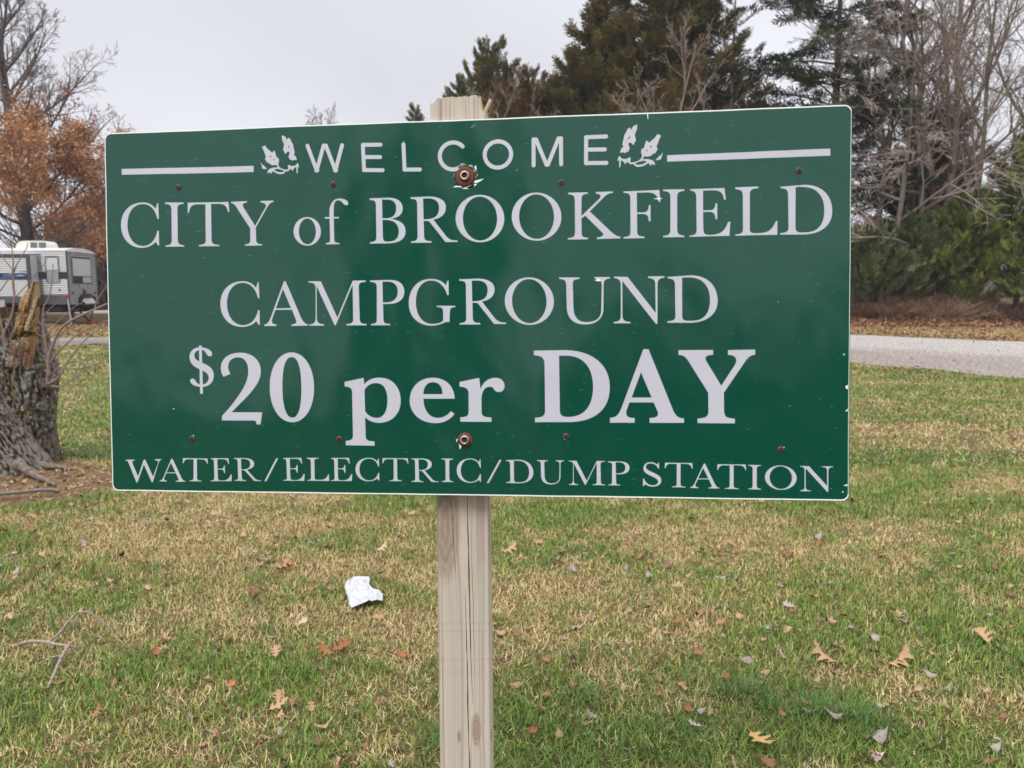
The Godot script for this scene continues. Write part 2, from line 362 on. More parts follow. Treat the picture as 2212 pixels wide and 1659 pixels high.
func _ready() -> void:
	seed(5)
	# camera: eye height 1.3 m, looking slightly down at the board
	var cam := Camera3D.new()
	cam.name = "camera"
	var at := CameraAttributesPhysical.new()
	at.frustum_focal_length = 24.0
	at.exposure_aperture = 8.5
	at.frustum_focus_distance = 1.33
	cam.attributes = at
	cam.fov = 53.07
	cam.near = 0.05
	cam.far = 1500.0
	cam.position = Vector3(0, 1.3, 0)
	cam.rotation_degrees = Vector3(-6.85, 0, 0)
	add_child(cam)
	cam.fov = 53.07
	# overcast sky: bright, almost even, with soft folds of cloud
	for n in [n1, n2, n3]:
		n.noise_type = FastNoiseLite.TYPE_SIMPLEX_SMOOTH
		n.fractal_type = FastNoiseLite.FRACTAL_FBM
	n1.seed = 3
	n1.fractal_octaves = 4
	n2.seed = 8
	n2.fractal_octaves = 2
	n3.seed = 21
	n3.fractal_octaves = 3
	var sky_img := Image.create(512, 256, false, Image.FORMAT_RGBF)
	for y in 256:
		var el := PI * (0.5 - (y + 0.5) / 256.0)
		for x in 512:
			var a := TAU * (x + 0.5) / 512.0
			var d := Vector3(cos(a) * cos(el), sin(el), sin(a) * cos(el))
			var q := d / (0.25 + absf(d.y)) * 60.0
			var c := n1.get_noise_3d(q.x, q.y, q.z) * 0.075 + n3.get_noise_3d(d.x * 40.0, d.y * 120.0, d.z * 40.0) * 0.05
			# an overcast sky is brightest overhead
			var l := (0.635 + 0.03 * exp(-pow(el / 0.2, 2)) + c * 1.7) * (1.0 + 2.2 * smooth(0.3, 0.95, sin(el)))
			sky_img.set_pixel(x, y, Color(l * 0.975, l * 0.985, l * 1.06))
	var pan := PanoramaSkyMaterial.new()
	pan.panorama = ImageTexture.create_from_image(sky_img)
	var sky := Sky.new()
	sky.sky_material = pan
	var env := Environment.new()
	env.background_mode = Environment.BG_SKY
	env.sky = sky
	env.tonemap_mode = Environment.TONE_MAPPER_LINEAR
	env.tonemap_exposure = 1.3
	env.sdfgi_enabled = true
	env.ssao_enabled = true
	env.ssil_enabled = true
	env.fog_enabled = true
	env.fog_density = 0.0006
	env.fog_light_color = Color(0.86, 0.88, 0.93)
	var we := WorldEnvironment.new()
	we.name = "sky"
	we.environment = env
	add_child(we)
	# the sun behind cloud: high, to the left and behind the camera
	var sun := DirectionalLight3D.new()
	sun.name = "sun"
	sun.light_energy = 0.5
	sun.light_angular_distance = 22.0
	sun.light_color = Color(1.0, 0.97, 0.92)
	sun.shadow_enabled = true
	sun.rotation_degrees = Vector3(-52, -28, 0)
	add_child(sun)

	make_materials()
	build_ground()
	road("gravel_road", ROAD_NEAR, ROAD_FAR, Color(0.92, 0.88, 0.84), Color(0.56, 0.49, 0.45), 0.02)
	road("gravel_lane", LANE_NEAR, LANE_FAR, Color(0.58, 0.53, 0.51), Color(0.42, 0.375, 0.36), 0.03)
	build_trees()
	build_woods()
	build_camper()
	build_stump()
	build_grass()
	build_leaves()
	build_sign()
	build_litter()


func flatten(path: String) -> Array:
	# contours (arrays of points) of one path of M, L, C and Z commands
	var out := []
	var cur := PackedVector2Array()
	var cmd := ""
	var nums := []
	for tok in path.split(" ", false):
		if tok in ["M", "L", "C", "Z"]:
			cmd = tok
			nums.clear()
			if cmd == "Z":
				out.append(cur)
				cur = PackedVector2Array()
			continue
		nums.append(float(tok))
		if cmd == "C" and nums.size() == 6:
			var a := cur[cur.size() - 1]
			var b := Vector2(nums[0], nums[1])
			var d := Vector2(nums[2], nums[3])
			var e := Vector2(nums[4], nums[5])
			for k in range(1, 13):
				cur.append(a.bezier_interpolate(b, d, e, k / 12.0))
			nums.clear()
		elif cmd != "C" and nums.size() == 2:
			cur.append(Vector2(nums[0], nums[1]))
			nums.clear()
	return out

func fill(contours: Array, into: PackedFloat32Array) -> PackedFloat32Array:
	# even-odd coverage of contours in millimetres on the board, added to a texel mask
	var sx := PRINT_W / 1219.2
	var sy := PRINT_H / 609.6
	var y0 := 1e9
	var y1 := -1e9
	for c in contours:
		for q in c:
			y0 = minf(y0, q.y * sy)
			y1 = maxf(y1, q.y * sy)
	for row in range(maxi(0, int(y0)), mini(PRINT_H - 1, int(y1)) + 1):
		for sub in 4:
			var y := row + (sub + 0.5) / 4.0
			var xs := []
			for c in contours:
				var m: int = c.size()
				for k in m:
					var a: Vector2 = c[k]
					var b: Vector2 = c[(k + 1) % m]
					var ay := a.y * sy
					var by := b.y * sy
					if (ay <= y) != (by <= y):
						xs.append((a.x + (b.x - a.x) * (y - ay) / (by - ay)) * sx)
			xs.sort()
			for k in range(0, xs.size() - 1, 2):
				var x0: float = clampf(xs[k], 0.0, PRINT_W - 1.0)
				var x1: float = clampf(xs[k + 1], 0.0, PRINT_W - 1.0)
				var i0 := int(x0)
				var i1 := int(x1)
				var at := row * PRINT_W
				if i0 == i1:
					into[at + i0] += (x1 - x0) * 0.25
				else:
					into[at + i0] += (i0 + 1 - x0) * 0.25
					into[at + i1] += (x1 - i1) * 0.25
					for q in range(i0 + 1, i1):
						into[at + q] += 0.25
	return into

func capsule(a: Vector2, b: Vector2, w: float, corner := 8) -> PackedVector2Array:
	var out := PackedVector2Array()
	var ang := (b - a).angle() if a.distance_to(b) > 0.001 else 0.0
	for k in corner + 1:
		out.append(b + Vector2.from_angle(ang - PI / 2 + PI * k / corner) * w * 0.5)
	for k in corner + 1:
		out.append(a + Vector2.from_angle(ang + PI / 2 + PI * k / corner) * w * 0.5)
	return out

func stroke(pts: Array, w: float) -> void:
	for k in pts.size() - 1:
		ink = fill([capsule(pts[k], pts[k + 1], w)], ink)

func xy(flat: Array) -> Array:
	var out := []
	for k in range(0, flat.size(), 2):
		out.append(Vector2(flat[k], flat[k + 1]))
	return out

func print_sign() -> Array:
	ink.resize(PRINT_W * PRINT_H)
	ink.fill(0.0)
	for g in PLACED:
		for path in GLYPHS[g[0]].split("|"):
			var cs := flatten(path)
			for c in cs:
				for k in c.size():
					c[k] = Vector2(lerpf(g[1], g[2], c[k].x / 1000.0), lerpf(g[3], g[4], c[k].y / 1000.0))
			ink = fill(cs, ink)
	# WELCOME in a round-ended sans
	var w := 6.5
	for s in [[356.2, 33.4, 371.3, 74.1], [371.3, 74.1, 383.7, 34.3], [387.6, 34.4, 403.1, 75.1], [403.1, 75.1, 414.8, 34.4], [383.7, 34.3, 387.6, 34.4], [370.3, 74.1, 372.5, 74.2], [402.3, 75.1, 404.2, 75.1],
			[449.8, 35.0, 451.3, 75.9], [449.8, 35.0, 479.5, 35.7], [451.3, 54.9, 478.4, 55.6], [451.3, 75.9, 482.3, 76.9], [517.5, 36.5, 518.8, 77.1, 544.3, 77.7],
			[729.8, 77.1, 729.9, 36.2], [729.9, 36.2, 733.8, 36.4], [733.8, 36.4, 750.5, 76.6], [752.7, 76.6, 769.8, 35.7], [750.5, 76.6, 752.7, 76.6], [769.8, 35.7, 773.6, 35.8], [773.6, 35.8, 773.8, 76.7],
			[813.6, 35.3, 813.3, 76.0], [813.6, 35.3, 845.1, 34.8], [813.4, 54.8, 843.0, 55.1], [813.3, 76.0, 845.6, 76.5]]:
		stroke(xy(s), w)
	var arc := []
	for k in 33:
		var a := lerpf(deg_to_rad(45), deg_to_rad(318), k / 32.0)
		arc.append(Vector2(598.8 + 21.6 * cos(a), 57.3 + 21.6 * sin(a)))
	stroke(arc, w)
	arc = []
	for k in 41:
		arc.append(Vector2(672.2 + 21.4 * cos(TAU * k / 40), 57.6 + 20.9 * sin(TAU * k / 40)))
	stroke(arc, w)
	ink = fill([PackedVector2Array(xy([29.3, 60.8, 263.1, 63.2, 263.0, 73.5, 29.2, 70.8]))], ink)
	ink = fill([PackedVector2Array(xy([940.1, 67.5, 1187.6, 65.3, 1187.9, 76.3, 940.3, 77.7]))], ink)
	# bare white: the rim of the sheet, and where the film is torn away
	var bare := PackedFloat32Array()
	bare.resize(PRINT_W * PRINT_H)
	bare.fill(0.0)
	bare = fill([PackedVector2Array(xy([0, 0, 1219.2, 0, 1219.2, 609.6, 0, 609.6])), round_rect(1.5, 1.9, 1217.7, 607.7, 10.0)], bare)
	for q in [[765, 1150, 820, 1110, 826, 1180, 805, 1215, 780, 1200], [805, 1245, 850, 1240, 806, 1290], [780, 1355, 800, 1330, 940, 1305, 870, 1348, 825, 1366], [470, 1420, 530, 1390, 600, 1405, 605, 1425, 560, 1418], [605, 1440, 700, 1410, 760, 1385, 825, 1372, 820, 1395, 760, 1425, 735, 1446, 650, 1450]]:
		var poly := PackedVector2Array()
		for k in range(0, q.size(), 2):
			poly.append(Vector2(618.25 + (q[k] - 655) * 0.1115, 90.5 + (q[k + 1] - 1265) * 0.1115))
		bare = fill([poly], bare)
	for q in [[1490, 1195, 1515, 1180, 1495, 1232], [1522, 1240, 1562, 1268, 1533, 1312]]:
		var poly := PackedVector2Array()
		for k in range(0, q.size(), 2):
			poly.append(Vector2(615.4 + (q[k] - 1600) * 0.1375, 518.3 + (q[k + 1] - 1195) * 0.1375))
		bare = fill([poly], bare)
	# nicks along the edges, and pinholes beside the screws
	for q in [[1217, 437, 1213.5, 434.5, 1213, 431.5, 1217, 429], [1217, 470, 1212.6, 471, 1217, 466], [1217, 587, 1210.5, 586, 1217, 583.5], [1209.5, 595, 1211.2, 594.5, 1210.8, 597, 1209, 597.4],
			[909, 2, 910.6, 2, 911.2, 10, 910, 10], [1208, 382, 1212, 381, 1211, 383.5], [112, 468, 116, 467, 114.5, 469.5], [128.3, 90, 131, 88.8, 130, 92], [398, 100.5, 403, 100.5, 401, 102.5], [146.6, 513, 150, 513, 148, 515],
			[778, 514, 777, 517, 780, 517], [1118, 527, 1123, 526.5, 1121, 529], [1143, 96, 1147, 96, 1145, 98], [918, 135, 928, 133.6, 934, 134.8, 927, 136.4], [826, 262, 833, 259, 838, 262.5, 832, 263.4], [1110, 300, 1111, 299, 1112, 301]]:
		bare = fill([PackedVector2Array(xy(q))], bare)
	# short wind-blown scratches, all leaning the same way
	var scratch := PackedFloat32Array()
	scratch.resize(PRINT_W * PRINT_H)
	scratch.fill(0.0)
	var r := RandomNumberGenerator.new()
	r.seed = 77
	for k in 600:
		var a := Vector2(r.randf_range(8, 1205), pow(r.randf(), 0.8) * 595 + 6)
		var d := Vector2.from_angle(deg_to_rad(r.randfn(-14.0, 9.0))) * (2.0 + 7.0 * pow(r.randf(), 2.0))
		var half := r.randf_range(0.14, 0.42)
		var nn := d.orthogonal().normalized() * half
		scratch = fill([PackedVector2Array([a - nn, a + d - nn * 0.3, a + d + nn * 0.3, a + nn])], scratch)
	for q in [[640, 4, 632, 12, 629, 14, 628, 13.2], [516, 30, 519, 31, 521, 33, 518, 32.4], [654, 48, 652.5, 51, 652, 51], [700, 84, 706, 82, 702, 85]]:
		scratch = fill([PackedVector2Array(xy(q))], scratch)
	# faint runs of grime below each fixing
	var grime := {}
	for q in [[130.3, 94.4], [399.4, 97.5], [774.2, 105.3], [1141.1, 97.4], [146.3, 518.7], [404.1, 518.0], [780.4, 511.4], [1116.4, 530.1], [618.2, 106.0], [615.4, 530.0]]:
		var px := int(q[0] * PRINT_W / 1219.2)
		var py := int(q[1] * PRINT_H / 609.6)
		for dy in range(6, 58):
			for dx in range(-9, 10):
				var w2 := exp(-pow(dx / (3.0 + 2.0 * n2.get_noise_2d(q[0], dy * 30.0)), 2)) * (1.0 - dy / 58.0) * 0.4
				grime[(py + dy) * PRINT_W + px + dx] = w2
	var alb := PackedByteArray()
	alb.resize(PRINT_W * PRINT_H * 3)
	var rough := PackedByteArray()
	rough.resize(PRINT_W * PRINT_H)
	var green := Color(0.001, 0.062, 0.038).linear_to_srgb()
	var film := Color(0.50, 0.50, 0.575).linear_to_srgb()
	var white := Color(0.86, 0.87, 0.86).linear_to_srgb()
	var mark := Color(0.42, 0.55, 0.52).linear_to_srgb()
	var gr := int(green.r * 255)
	var gg := int(green.g * 255)
	var gb := int(green.b * 255)
	for k in PRINT_W * PRINT_H:
		var f := ink[k]
		var b := bare[k]
		var s := scratch[k]
		if f + b + s <= 0.0:
			alb[k * 3] = gr
			alb[k * 3 + 1] = gg
			alb[k * 3 + 2] = gb
			rough[k] = 40
			continue
		f = minf(f, 1.0)
		var c := green.lerp(film, f).lerp(mark, minf(s, 1.0) * 0.62 * (1.0 - f)).lerp(white, minf(b, 1.0))
		alb[k * 3] = int(c.r * 255)
		alb[k * 3 + 1] = int(c.g * 255)
		alb[k * 3 + 2] = int(c.b * 255)
		rough[k] = int(lerpf(46, 140, maxf(f, minf(b, 1.0))))
	var dirt := Color(0.02, 0.024, 0.018).linear_to_srgb()
	for k in grime:
		for ch in 3:
			alb[k * 3 + ch] = int(lerpf(alb[k * 3 + ch], dirt[ch] * 255, grime[k]))
		rough[k] = int(lerpf(rough[k], 120, grime[k]))
	return [Image.create_from_data(PRINT_W, PRINT_H, false, Image.FORMAT_RGB8, alb), Image.create_from_data(PRINT_W, PRINT_H, false, Image.FORMAT_L8, rough)]

func round_rect(x0: float, y0: float, x1: float, y1: float, r: float) -> PackedVector2Array:
	var out := PackedVector2Array()
	for q in [[x1 - r, y0 + r, -PI / 2], [x1 - r, y1 - r, 0.0], [x0 + r, y1 - r, PI / 2], [x0 + r, y0 + r, PI]]:
		for k in 9:
			out.append(Vector2(q[0], q[1]) + Vector2.from_angle(q[2] + PI / 2 * k / 8) * r)
	return out

func dent(u: float, v: float) -> float:
	# how far the thin board stands off its plane, in metres: pulled in at the two bolts, slack between the screws
	var w := 0.0022 * n2.get_noise_2d(u * 420.0, v * 200.0) + 0.0007 * n2.get_noise_2d(u * 1500.0 + 50.0, v * 900.0)
	w -= 0.0016 * exp(-(pow(u - 0.618, 2) + pow(v - 0.0905, 2)) / 0.0016)
	w -= 0.0012 * exp(-(pow(u - 0.6155, 2) + pow(v - 0.518, 2)) / 0.0014)
	w += 0.0022 * pow(clampf((u - 0.75) / 0.47, 0.0, 1.0), 2.0) * pow(clampf((v - 0.45) / 0.16, 0.0, 1.0), 2.0)
	return w

func noise_tex(freq: float, oct: int, lo: Color, hi: Color, size := 512, normal := false, bump := 4.0) -> NoiseTexture2D:
	var n := FastNoiseLite.new()
	n.noise_type = FastNoiseLite.TYPE_SIMPLEX_SMOOTH
	n.frequency = freq
	n.fractal_octaves = oct
	n.seed = 5 + int(freq * 1000)
	var t := NoiseTexture2D.new()
	t.width = size
	t.height = size
	t.seamless = true
	t.noise = n
	if normal:
		t.as_normal_map = true
		t.bump_strength = bump
	else:
		var g := Gradient.new()
		g.set_color(0, lo)
		g.set_color(1, hi)
		t.color_ramp = g
	return t

func triplanar(m: StandardMaterial3D, scale: float) -> void:
	m.uv1_triplanar = true
	m.uv1_world_triplanar = true
	m.uv1_scale = Vector3.ONE * scale

func make_materials() -> void:
	M.grass = vmat(0.55, 0.4, 0.35)
	M.leaf = vmat(0.7, 0.35, 0.25)
	M.needle = vmat(0.6, 0.3, 0.2)
	M.bark_far = vmat(0.9, 0.25)
	M.soil = vmat(0.95, 0.2)
	M.soil.albedo_texture = noise_tex(0.03, 5, Color(0.62, 0.6, 0.58), Color(1, 1, 1))
	triplanar(M.soil, 1.1)
	M.soil.normal_enabled = true
	M.soil.normal_texture = noise_tex(0.05, 5, Color(), Color(), 512, true, 8.0)
	M.gravel = vmat(0.95, 0.25)
	M.gravel.albedo_texture = noise_tex(0.06, 5, Color(0.42, 0.40, 0.38), Color(1, 1, 1), 1024)
	triplanar(M.gravel, 0.2)
	M.gravel.normal_enabled = true
	M.gravel.normal_texture = noise_tex(0.09, 4, Color(), Color(), 1024, true, 10.0)
	M.bark = vmat(0.92, 0.25)
	M.bark.albedo_texture = noise_tex(0.035, 5, Color(0.6, 0.6, 0.6), Color(1, 1, 1))
	triplanar(M.bark, 3.5)
	M.bark.normal_enabled = true
	M.bark.normal_texture = noise_tex(0.06, 5, Color(), Color(), 512, true, 7.0)
	M.plain = vmat(0.6, 0.4)
	M.wood_raw = vmat(0.8, 0.3)
	M.shoot = vmat(0.6, 0.35)
	M.film = mat(0.002, 0.046, 0.023, 0.25, 0.0, 0.7)
	M.film.cull_mode = BaseMaterial3D.CULL_DISABLED
	M.rust = vmat(0.6, 0.4)
	M.steel = mat(0.42, 0.39, 0.35, 0.38, 0.85)
	M.rusty = mat(1, 1, 1, 0.85)
	M.rusty.albedo_texture = noise_tex(0.05, 5, Color(0.24, 0.11, 0.09), Color(0.60, 0.31, 0.19), 256)
	M.rusty.uv1_triplanar = true
	M.rusty.uv1_scale = Vector3.ONE * 40.0
	M.black = mat(0.02, 0.02, 0.022, 0.5)
	M.red = mat(0.35, 0.02, 0.025, 0.25)
	M.satin = vmat(0.35, 0.5)

# ------------------------------------------------------------------ the sign
func build_sign() -> void:
	var root := thing("campground_sign", "green campground board with white lettering bolted to a weathered wooden post", "sign", Vector3(-0.0755, 0.0, -1.27))
	build_post(root)
	var inv := root.transform.affine_inverse()
	# the board's own frame: x along its top edge, y up its face, z out of its face; it leans back
	var frame := inv * Transform3D(Basis(Vector3(0.99456, 0.01419, 0.10316), Vector3(-0.00515, 0.99617, -0.08734), Vector3(-0.10400, 0.08633, 0.99082)).orthonormalized(), Vector3(-0.69157, 1.56695, -1.34643))
	var W := 1.2192
	var H := 0.6096
	var R := 0.0112
	var b := MB.new()
	var vs := []
	for k in 7:
		vs.append(R * (1.0 - cos(PI / 2 * k / 6.0)))
	for k in range(1, 48):
		vs.append(lerpf(R, H - R, k / 48.0))
	for k in 7:
		vs.append(H - R + R * sin(PI / 2 * k / 6.0))
	var nx := 96
	var ring_l := []
	var ring_r := []
	for v in vs:
		var e := minf(v, H - v)
		var inset := R - sqrt(maxf(0.0, R * R - (R - e) * (R - e))) if e < R else 0.0
		for j in nx + 1:
			var u := lerpf(inset, W - inset, float(j) / nx)
			b.p(Vector3(u, -v, dent(u, v)), Vector2(u / W, v / H))
	for k in vs.size() - 1:
		for j in nx:
			var a := k * (nx + 1) + j
			b.quad(a, a + 1, a + nx + 2, a + nx + 1)
	var img := print_sign()
	var pm := StandardMaterial3D.new()
	pm.albedo_texture = ImageTexture.create_from_image(img[0])
	pm.roughness = 1.0
	pm.roughness_texture = ImageTexture.create_from_image(img[1])
	pm.metallic_specular = 0.56
	pm.texture_repeat = false
	var face := part("board_face", b, pm, root)
	face.transform = frame
	# the sheet behind the printed face: its edge and back
	var s := MB.new()
	s.col = Color(0.78, 0.78, 0.77)
	var loop := []
	for v in vs:
		var e := minf(v, H - v)
		var inset := R - sqrt(maxf(0.0, R * R - (R - e) * (R - e))) if e < R else 0.0
		loop.append(Vector2(W - inset, v))
	for k in vs.size():
		var v: float = vs[vs.size() - 1 - k]
		var e := minf(v, H - v)
		var inset := R - sqrt(maxf(0.0, R * R - (R - e) * (R - e))) if e < R else 0.0
		loop.append(Vector2(inset, v))
	var bottom_row := []
	for j in 40:
		bottom_row.append(0)
	var m := loop.size()
	var mid := s.p(Vector3(W / 2, -H / 2, -0.005 + dent(W / 2, H / 2)))
	var ring := []
	for q in loop:
		var d := dent(q.x, q.y)
		ring.append([s.p(Vector3(q.x, -q.y, d)), s.p(Vector3(q.x, -q.y, d - 0.005)), s.p(Vector3(q.x, -q.y, d - 0.005))])
	for k in m:
		var k2 := (k + 1) % m
		if absf(loop[k].y - loop[k2].y) < 0.0005 and absf(loop[k].x - loop[k2].x) > 0.5:
			# long top and bottom edges follow the waves of the face
			var last: Array = ring[k]
			for j in range(1, nx + 1):
				var q: Vector2 = (loop[k] as Vector2).lerp(loop[k2], float(j) / nx)
				var d := dent(q.x, q.y)
				var next := [s.p(Vector3(q.x, -q.y, d)), s.p(Vector3(q.x, -q.y, d - 0.005)), s.p(Vector3(q.x, -q.y, d - 0.005))]
				s.quad(last[0], last[1], next[1], next[0])
				s.tri(last[2], mid, next[2])
				last = next
			continue
		s.quad(ring[k][0], ring[k][1], ring[k2][1], ring[k2][0])
		s.tri(ring[k][2], mid, ring[k2][2])
	var back := part("sheet", s, mat(0.8, 0.8, 0.79, 0.5), root)
	back.transform = frame
	# screws
	for q in [[130.3, 94.4], [399.4, 97.5], [774.2, 105.3], [1141.1, 97.4], [146.3, 518.7], [404.1, 518.0], [780.4, 511.4], [1116.4, 530.1]]:
		var u: float = q[0] / 1000.0
		var v: float = q[1] / 1000.0
		var sb := MB.new()
		sb.col = Color(0.10, 0.055, 0.04)
		sb.lathe([[0.0050, -0.001], [0.0050, 0.0006], [0.0044, 0.0016], [0.0030, 0.0021], [0.0006, 0.0022]], 18, Vector3.ZERO, Basis(Vector3.RIGHT, PI / 2))
		sb.col = Color(0.012, 0.009, 0.008)
		var spin := rng.randf() * 1.5
		for k in 2:
			sb.box(Vector3(0, 0, 0.0021), Vector3(0.0028, 0.0007, 0.0004), Basis(Vector3.BACK, spin + k * PI / 2))
		var so := part("screw", sb, M.rust, root)
		so.transform = frame * Transform3D(Basis.IDENTITY, Vector3(u, -v, dent(u, v)))
	# the two bolts through to the post
	for q in [[618.25, 90.5, 0.0158], [615.4, 518.3, 0.0118]]:
		var u: float = q[0] / 1000.0
		var v: float = q[1] / 1000.0
		var lying := Basis(Vector3.RIGHT, PI / 2)
		var hb := MB.new()
		hb.lathe([[0.0078, 0.002], [0.0082, 0.0032], [0.0078, 0.0060], [0.0066, 0.0074], [0.0046, 0.0078], [0.0046, 0.0052], [0.0034, 0.0046]], 28, Vector3.ZERO, lying)
		var bo := part("bolt", hb, M.steel, root)
		bo.transform = frame * Transform3D(Basis.IDENTITY, Vector3(u, -v, dent(u, v)))
		var sk := MB.new()
		sk.lathe([[0.0046, 0.0050], [0.0, 0.0050]], 6, Vector3.ZERO, lying)
		part("socket", sk, mat(0.02, 0.018, 0.016, 0.7), bo)
		var wb := MB.new()
		var w: float = q[2]
		wb.lathe([[w - 0.0004, -0.001], [w, 0.0006], [w - 0.0006, 0.0020], [w * 0.8, 0.0024], [0.004, 0.0024]], 40, Vector3.ZERO, lying)
		part("washer", wb, M.rusty, bo)
	# film torn up and curled round the upper washer
	for q in [[-60, 1.15, 0.016, 0.006], [20, 1.08, 0.014, 0.007], [50, 1.1, 0.012, 0.005], [105, 1.1, 0.013, 0.006], [185, 1.05, 0.016, 0.006], [215, 1.08, 0.014, 0.005]]:
		var fb := MB.new()
		fb.col = Color(0.002, 0.046, 0.023)
		var a0 := deg_to_rad(q[0])
		for j in 7:
			var u := j / 6.0
			var a := a0 + (u - 0.5) * 0.9
			var rr: float = 0.0158 * q[1]
			var up: float = q[3] * sin(u * PI) * 0.7
			for s2 in 3:
				var o := s2 * 0.0022 * sin(u * PI)
				fb.p(Vector3(cos(a) * (rr + o), sin(a) * (rr + o), 0.0006 + up * (1.0 - s2 / 2.0) * 0.5))
		for j in 6:
			for s2 in 2:
				var a := j * 3 + s2
				fb.quad(a, a + 1, a + 4, a + 3)
		var fo := part("torn_film", fb, M.film, root)
		fo.transform = frame * Transform3D(Basis.IDENTITY, Vector3(0.61825, -0.0905, dent(0.618, 0.0905)))

func build_post(root: Node3D) -> void:
	# a 9 cm square post, its grain, splits and knots computed from one long picture of the wood
	var iw := 384
	var ih := 2048
	var alb := PackedByteArray()
	alb.resize(iw * ih * 3)
	var bump := PackedByteArray()
	bump.resize(iw * ih)
	# pictures run from the post's top (0) to 1.7 m down; x across the face
	var knots := [[0.16, 0.415, 0.30, 0.062], [0.70, 0.625, 0.10, 0.020], [0.37, 0.632, 0.04, 0.008], [0.3, 0.06, 0.03, 0.006]]
	var cracks := [[0.60, 0.36, 0.60, 0.017], [0.55, 0.48, 0.78, 0.018], [0.57, 0.68, 1.0, 0.018], [0.33, 0.40, 0.47, 0.007], [0.67, 0.40, 0.62, 0.005], [0.10, 0.55, 0.9, 0.004], [0.22, 0.0, 0.13, 0.012], [0.38, 0.0, 0.2, 0.008], [0.5, 0.02, 0.17, 0.005], [0.64, 0.0, 0.3, 0.006], [0.8, 0.0, 0.25, 0.006]]
	for y in ih:
		var vy := float(y) / ih
		for x in iw:
			var vx := float(x) / iw
			# grain lines bend round the knots
			var gx := vx + 0.09 * n3.get_noise_2d(vx * 130.0, vy * 150.0) + 0.02 * n3.get_noise_2d(vx * 500.0 + 60.0, vy * 700.0)
			var knot := 0.0
			var rings := 0.0
			for k in knots:
				var dx: float = (vx - k[0]) / k[2]
				var dy: float = (vy - k[1]) / k[3]
				var d2 := dx * dx + dy * dy
				if d2 < 12.0:
					var e := exp(-d2)
					gx += (0.30 * dx * e) * k[2] * 1.6
					if d2 < 1.3:
						knot = maxf(knot, smooth(1.2, 0.25, d2))
						rings = sin(sqrt(d2) * 22.0 + n2.get_noise_2d(vx * 900.0, vy * 4000.0) * 3.0)
			var g := n1.get_noise_2d(gx * 900.0 + 7.0, vy * 95.0)
			var fine := n2.get_noise_2d(gx * 4200.0, vy * 160.0 + 40.0)
			var band := n3.get_noise_2d(gx * 330.0 + 90.0, vy * 45.0)
			var l := 0.53 + 0.045 * g + 0.035 * fine + 0.06 * n1.get_noise_2d(gx * 9000.0, vy * 420.0)
			var c := Color(l, l * 0.895, l * 0.745)
			c = c.lerp(Color(l * 0.93, l * 0.83, l * 0.71), smooth(0.1, 0.45, band))
			c = c.lerp(Color(l * 0.74, l * 0.57, l * 0.53), 0.75 * smooth(0.30, 0.42, n2.get_noise_2d(gx * 700.0 + 31.0, vy * 60.0)))
			c = c.lerp(Color(l * 0.86, l * 0.86, l * 0.68), 0.5 * smooth(0.0, 0.5, n3.get_noise_2d(vx * 120.0, vy * 700.0)))
			# saw marks across the grain
			for sy in [0.515, 0.523, 0.552, 0.565]:
				var wob: float = vy - sy - 0.0012 * n2.get_noise_2d(vx * 2500.0, sy * 9000.0)
				if absf(wob) < 0.0009 and n2.get_noise_2d(vx * 1400.0 + sy * 9000.0, 3.0) > -0.1:
					c = c * 0.9
			if knot > 0.0:
				var kc := Color(0.33, 0.25, 0.18) * (0.85 + 0.18 * rings)
				c = c.lerp(kc, knot * 0.75)
			var h := 0.55 + 0.3 * g + 0.25 * fine - 0.15 * knot * rings
			for k in cracks:
				if vy > k[1] and vy < k[2]:
					var u: float = (vy - k[1]) / (k[2] - k[1])
					var cx: float = k[0] + 0.05 * (u - 0.5) + 0.02 * n3.get_noise_2d(k[0] * 5000.0, vy * 900.0)
					var half: float = k[3] * sin(PI * clampf(u * 0.93 + 0.05, 0.0, 1.0)) * (0.75 + 0.4 * n2.get_noise_2d(vy * 3000.0, k[0] * 90.0))
					var dd := absf(vx - cx)
					if dd < half:
						c = c.lerp(Color(0.055, 0.035, 0.025), smooth(half, half * 0.4, dd))
						h -= 0.6 * smooth(half, half * 0.3, dd)
			c = c.linear_to_srgb()
			var at := (y * iw + x) * 3
			alb[at] = int(clampf(c.r, 0, 1) * 255)
			alb[at + 1] = int(clampf(c.g, 0, 1) * 255)
			alb[at + 2] = int(clampf(c.b, 0, 1) * 255)
			bump[y * iw + x] = int(clampf(h, 0, 1) * 255)
	var pm := StandardMaterial3D.new()
	pm.albedo_texture = ImageTexture.create_from_image(Image.create_from_data(iw, ih, false, Image.FORMAT_RGB8, alb))
	pm.heightmap_enabled = true
	pm.heightmap_texture = ImageTexture.create_from_image(Image.create_from_data(iw, ih, false, Image.FORMAT_L8, bump))
	pm.heightmap_scale = 0.1
	pm.roughness = 0.88
	pm.metallic_specular = 0.25
	var b := MB.new()
	var half := 0.0452
	var top := 1.614
	# side walls as strips so that the arrises can wave and the top can be ragged
	var around := [Vector2(-1, 1), Vector2(1, 1), Vector2(1, -1), Vector2(-1, -1)]
	var steps := 44
	var loop := []
	for k in 4:
		var a: Vector2 = around[k]
		var d: Vector2 = around[(k + 1) % 4]
		for j in steps:
			var u := float(j) / steps
			var q := a.lerp(d, u)
			# rounded arris
			var edge := minf(u, 1.0 - u)
			var pull := 0.045 * smooth(0.06, 0.0, edge)
			q *= 1.0 - pull
			loop.append([q * half, u, k])
	loop.append([loop[0][0], 1.0, 3])
	var ys := [-0.3, 0.0, 0.2, 0.4, 0.6, 0.8, 1.0, 1.2, 1.4, 1.5, 1.55, 1.58, 1.0]
	var w := loop.size()
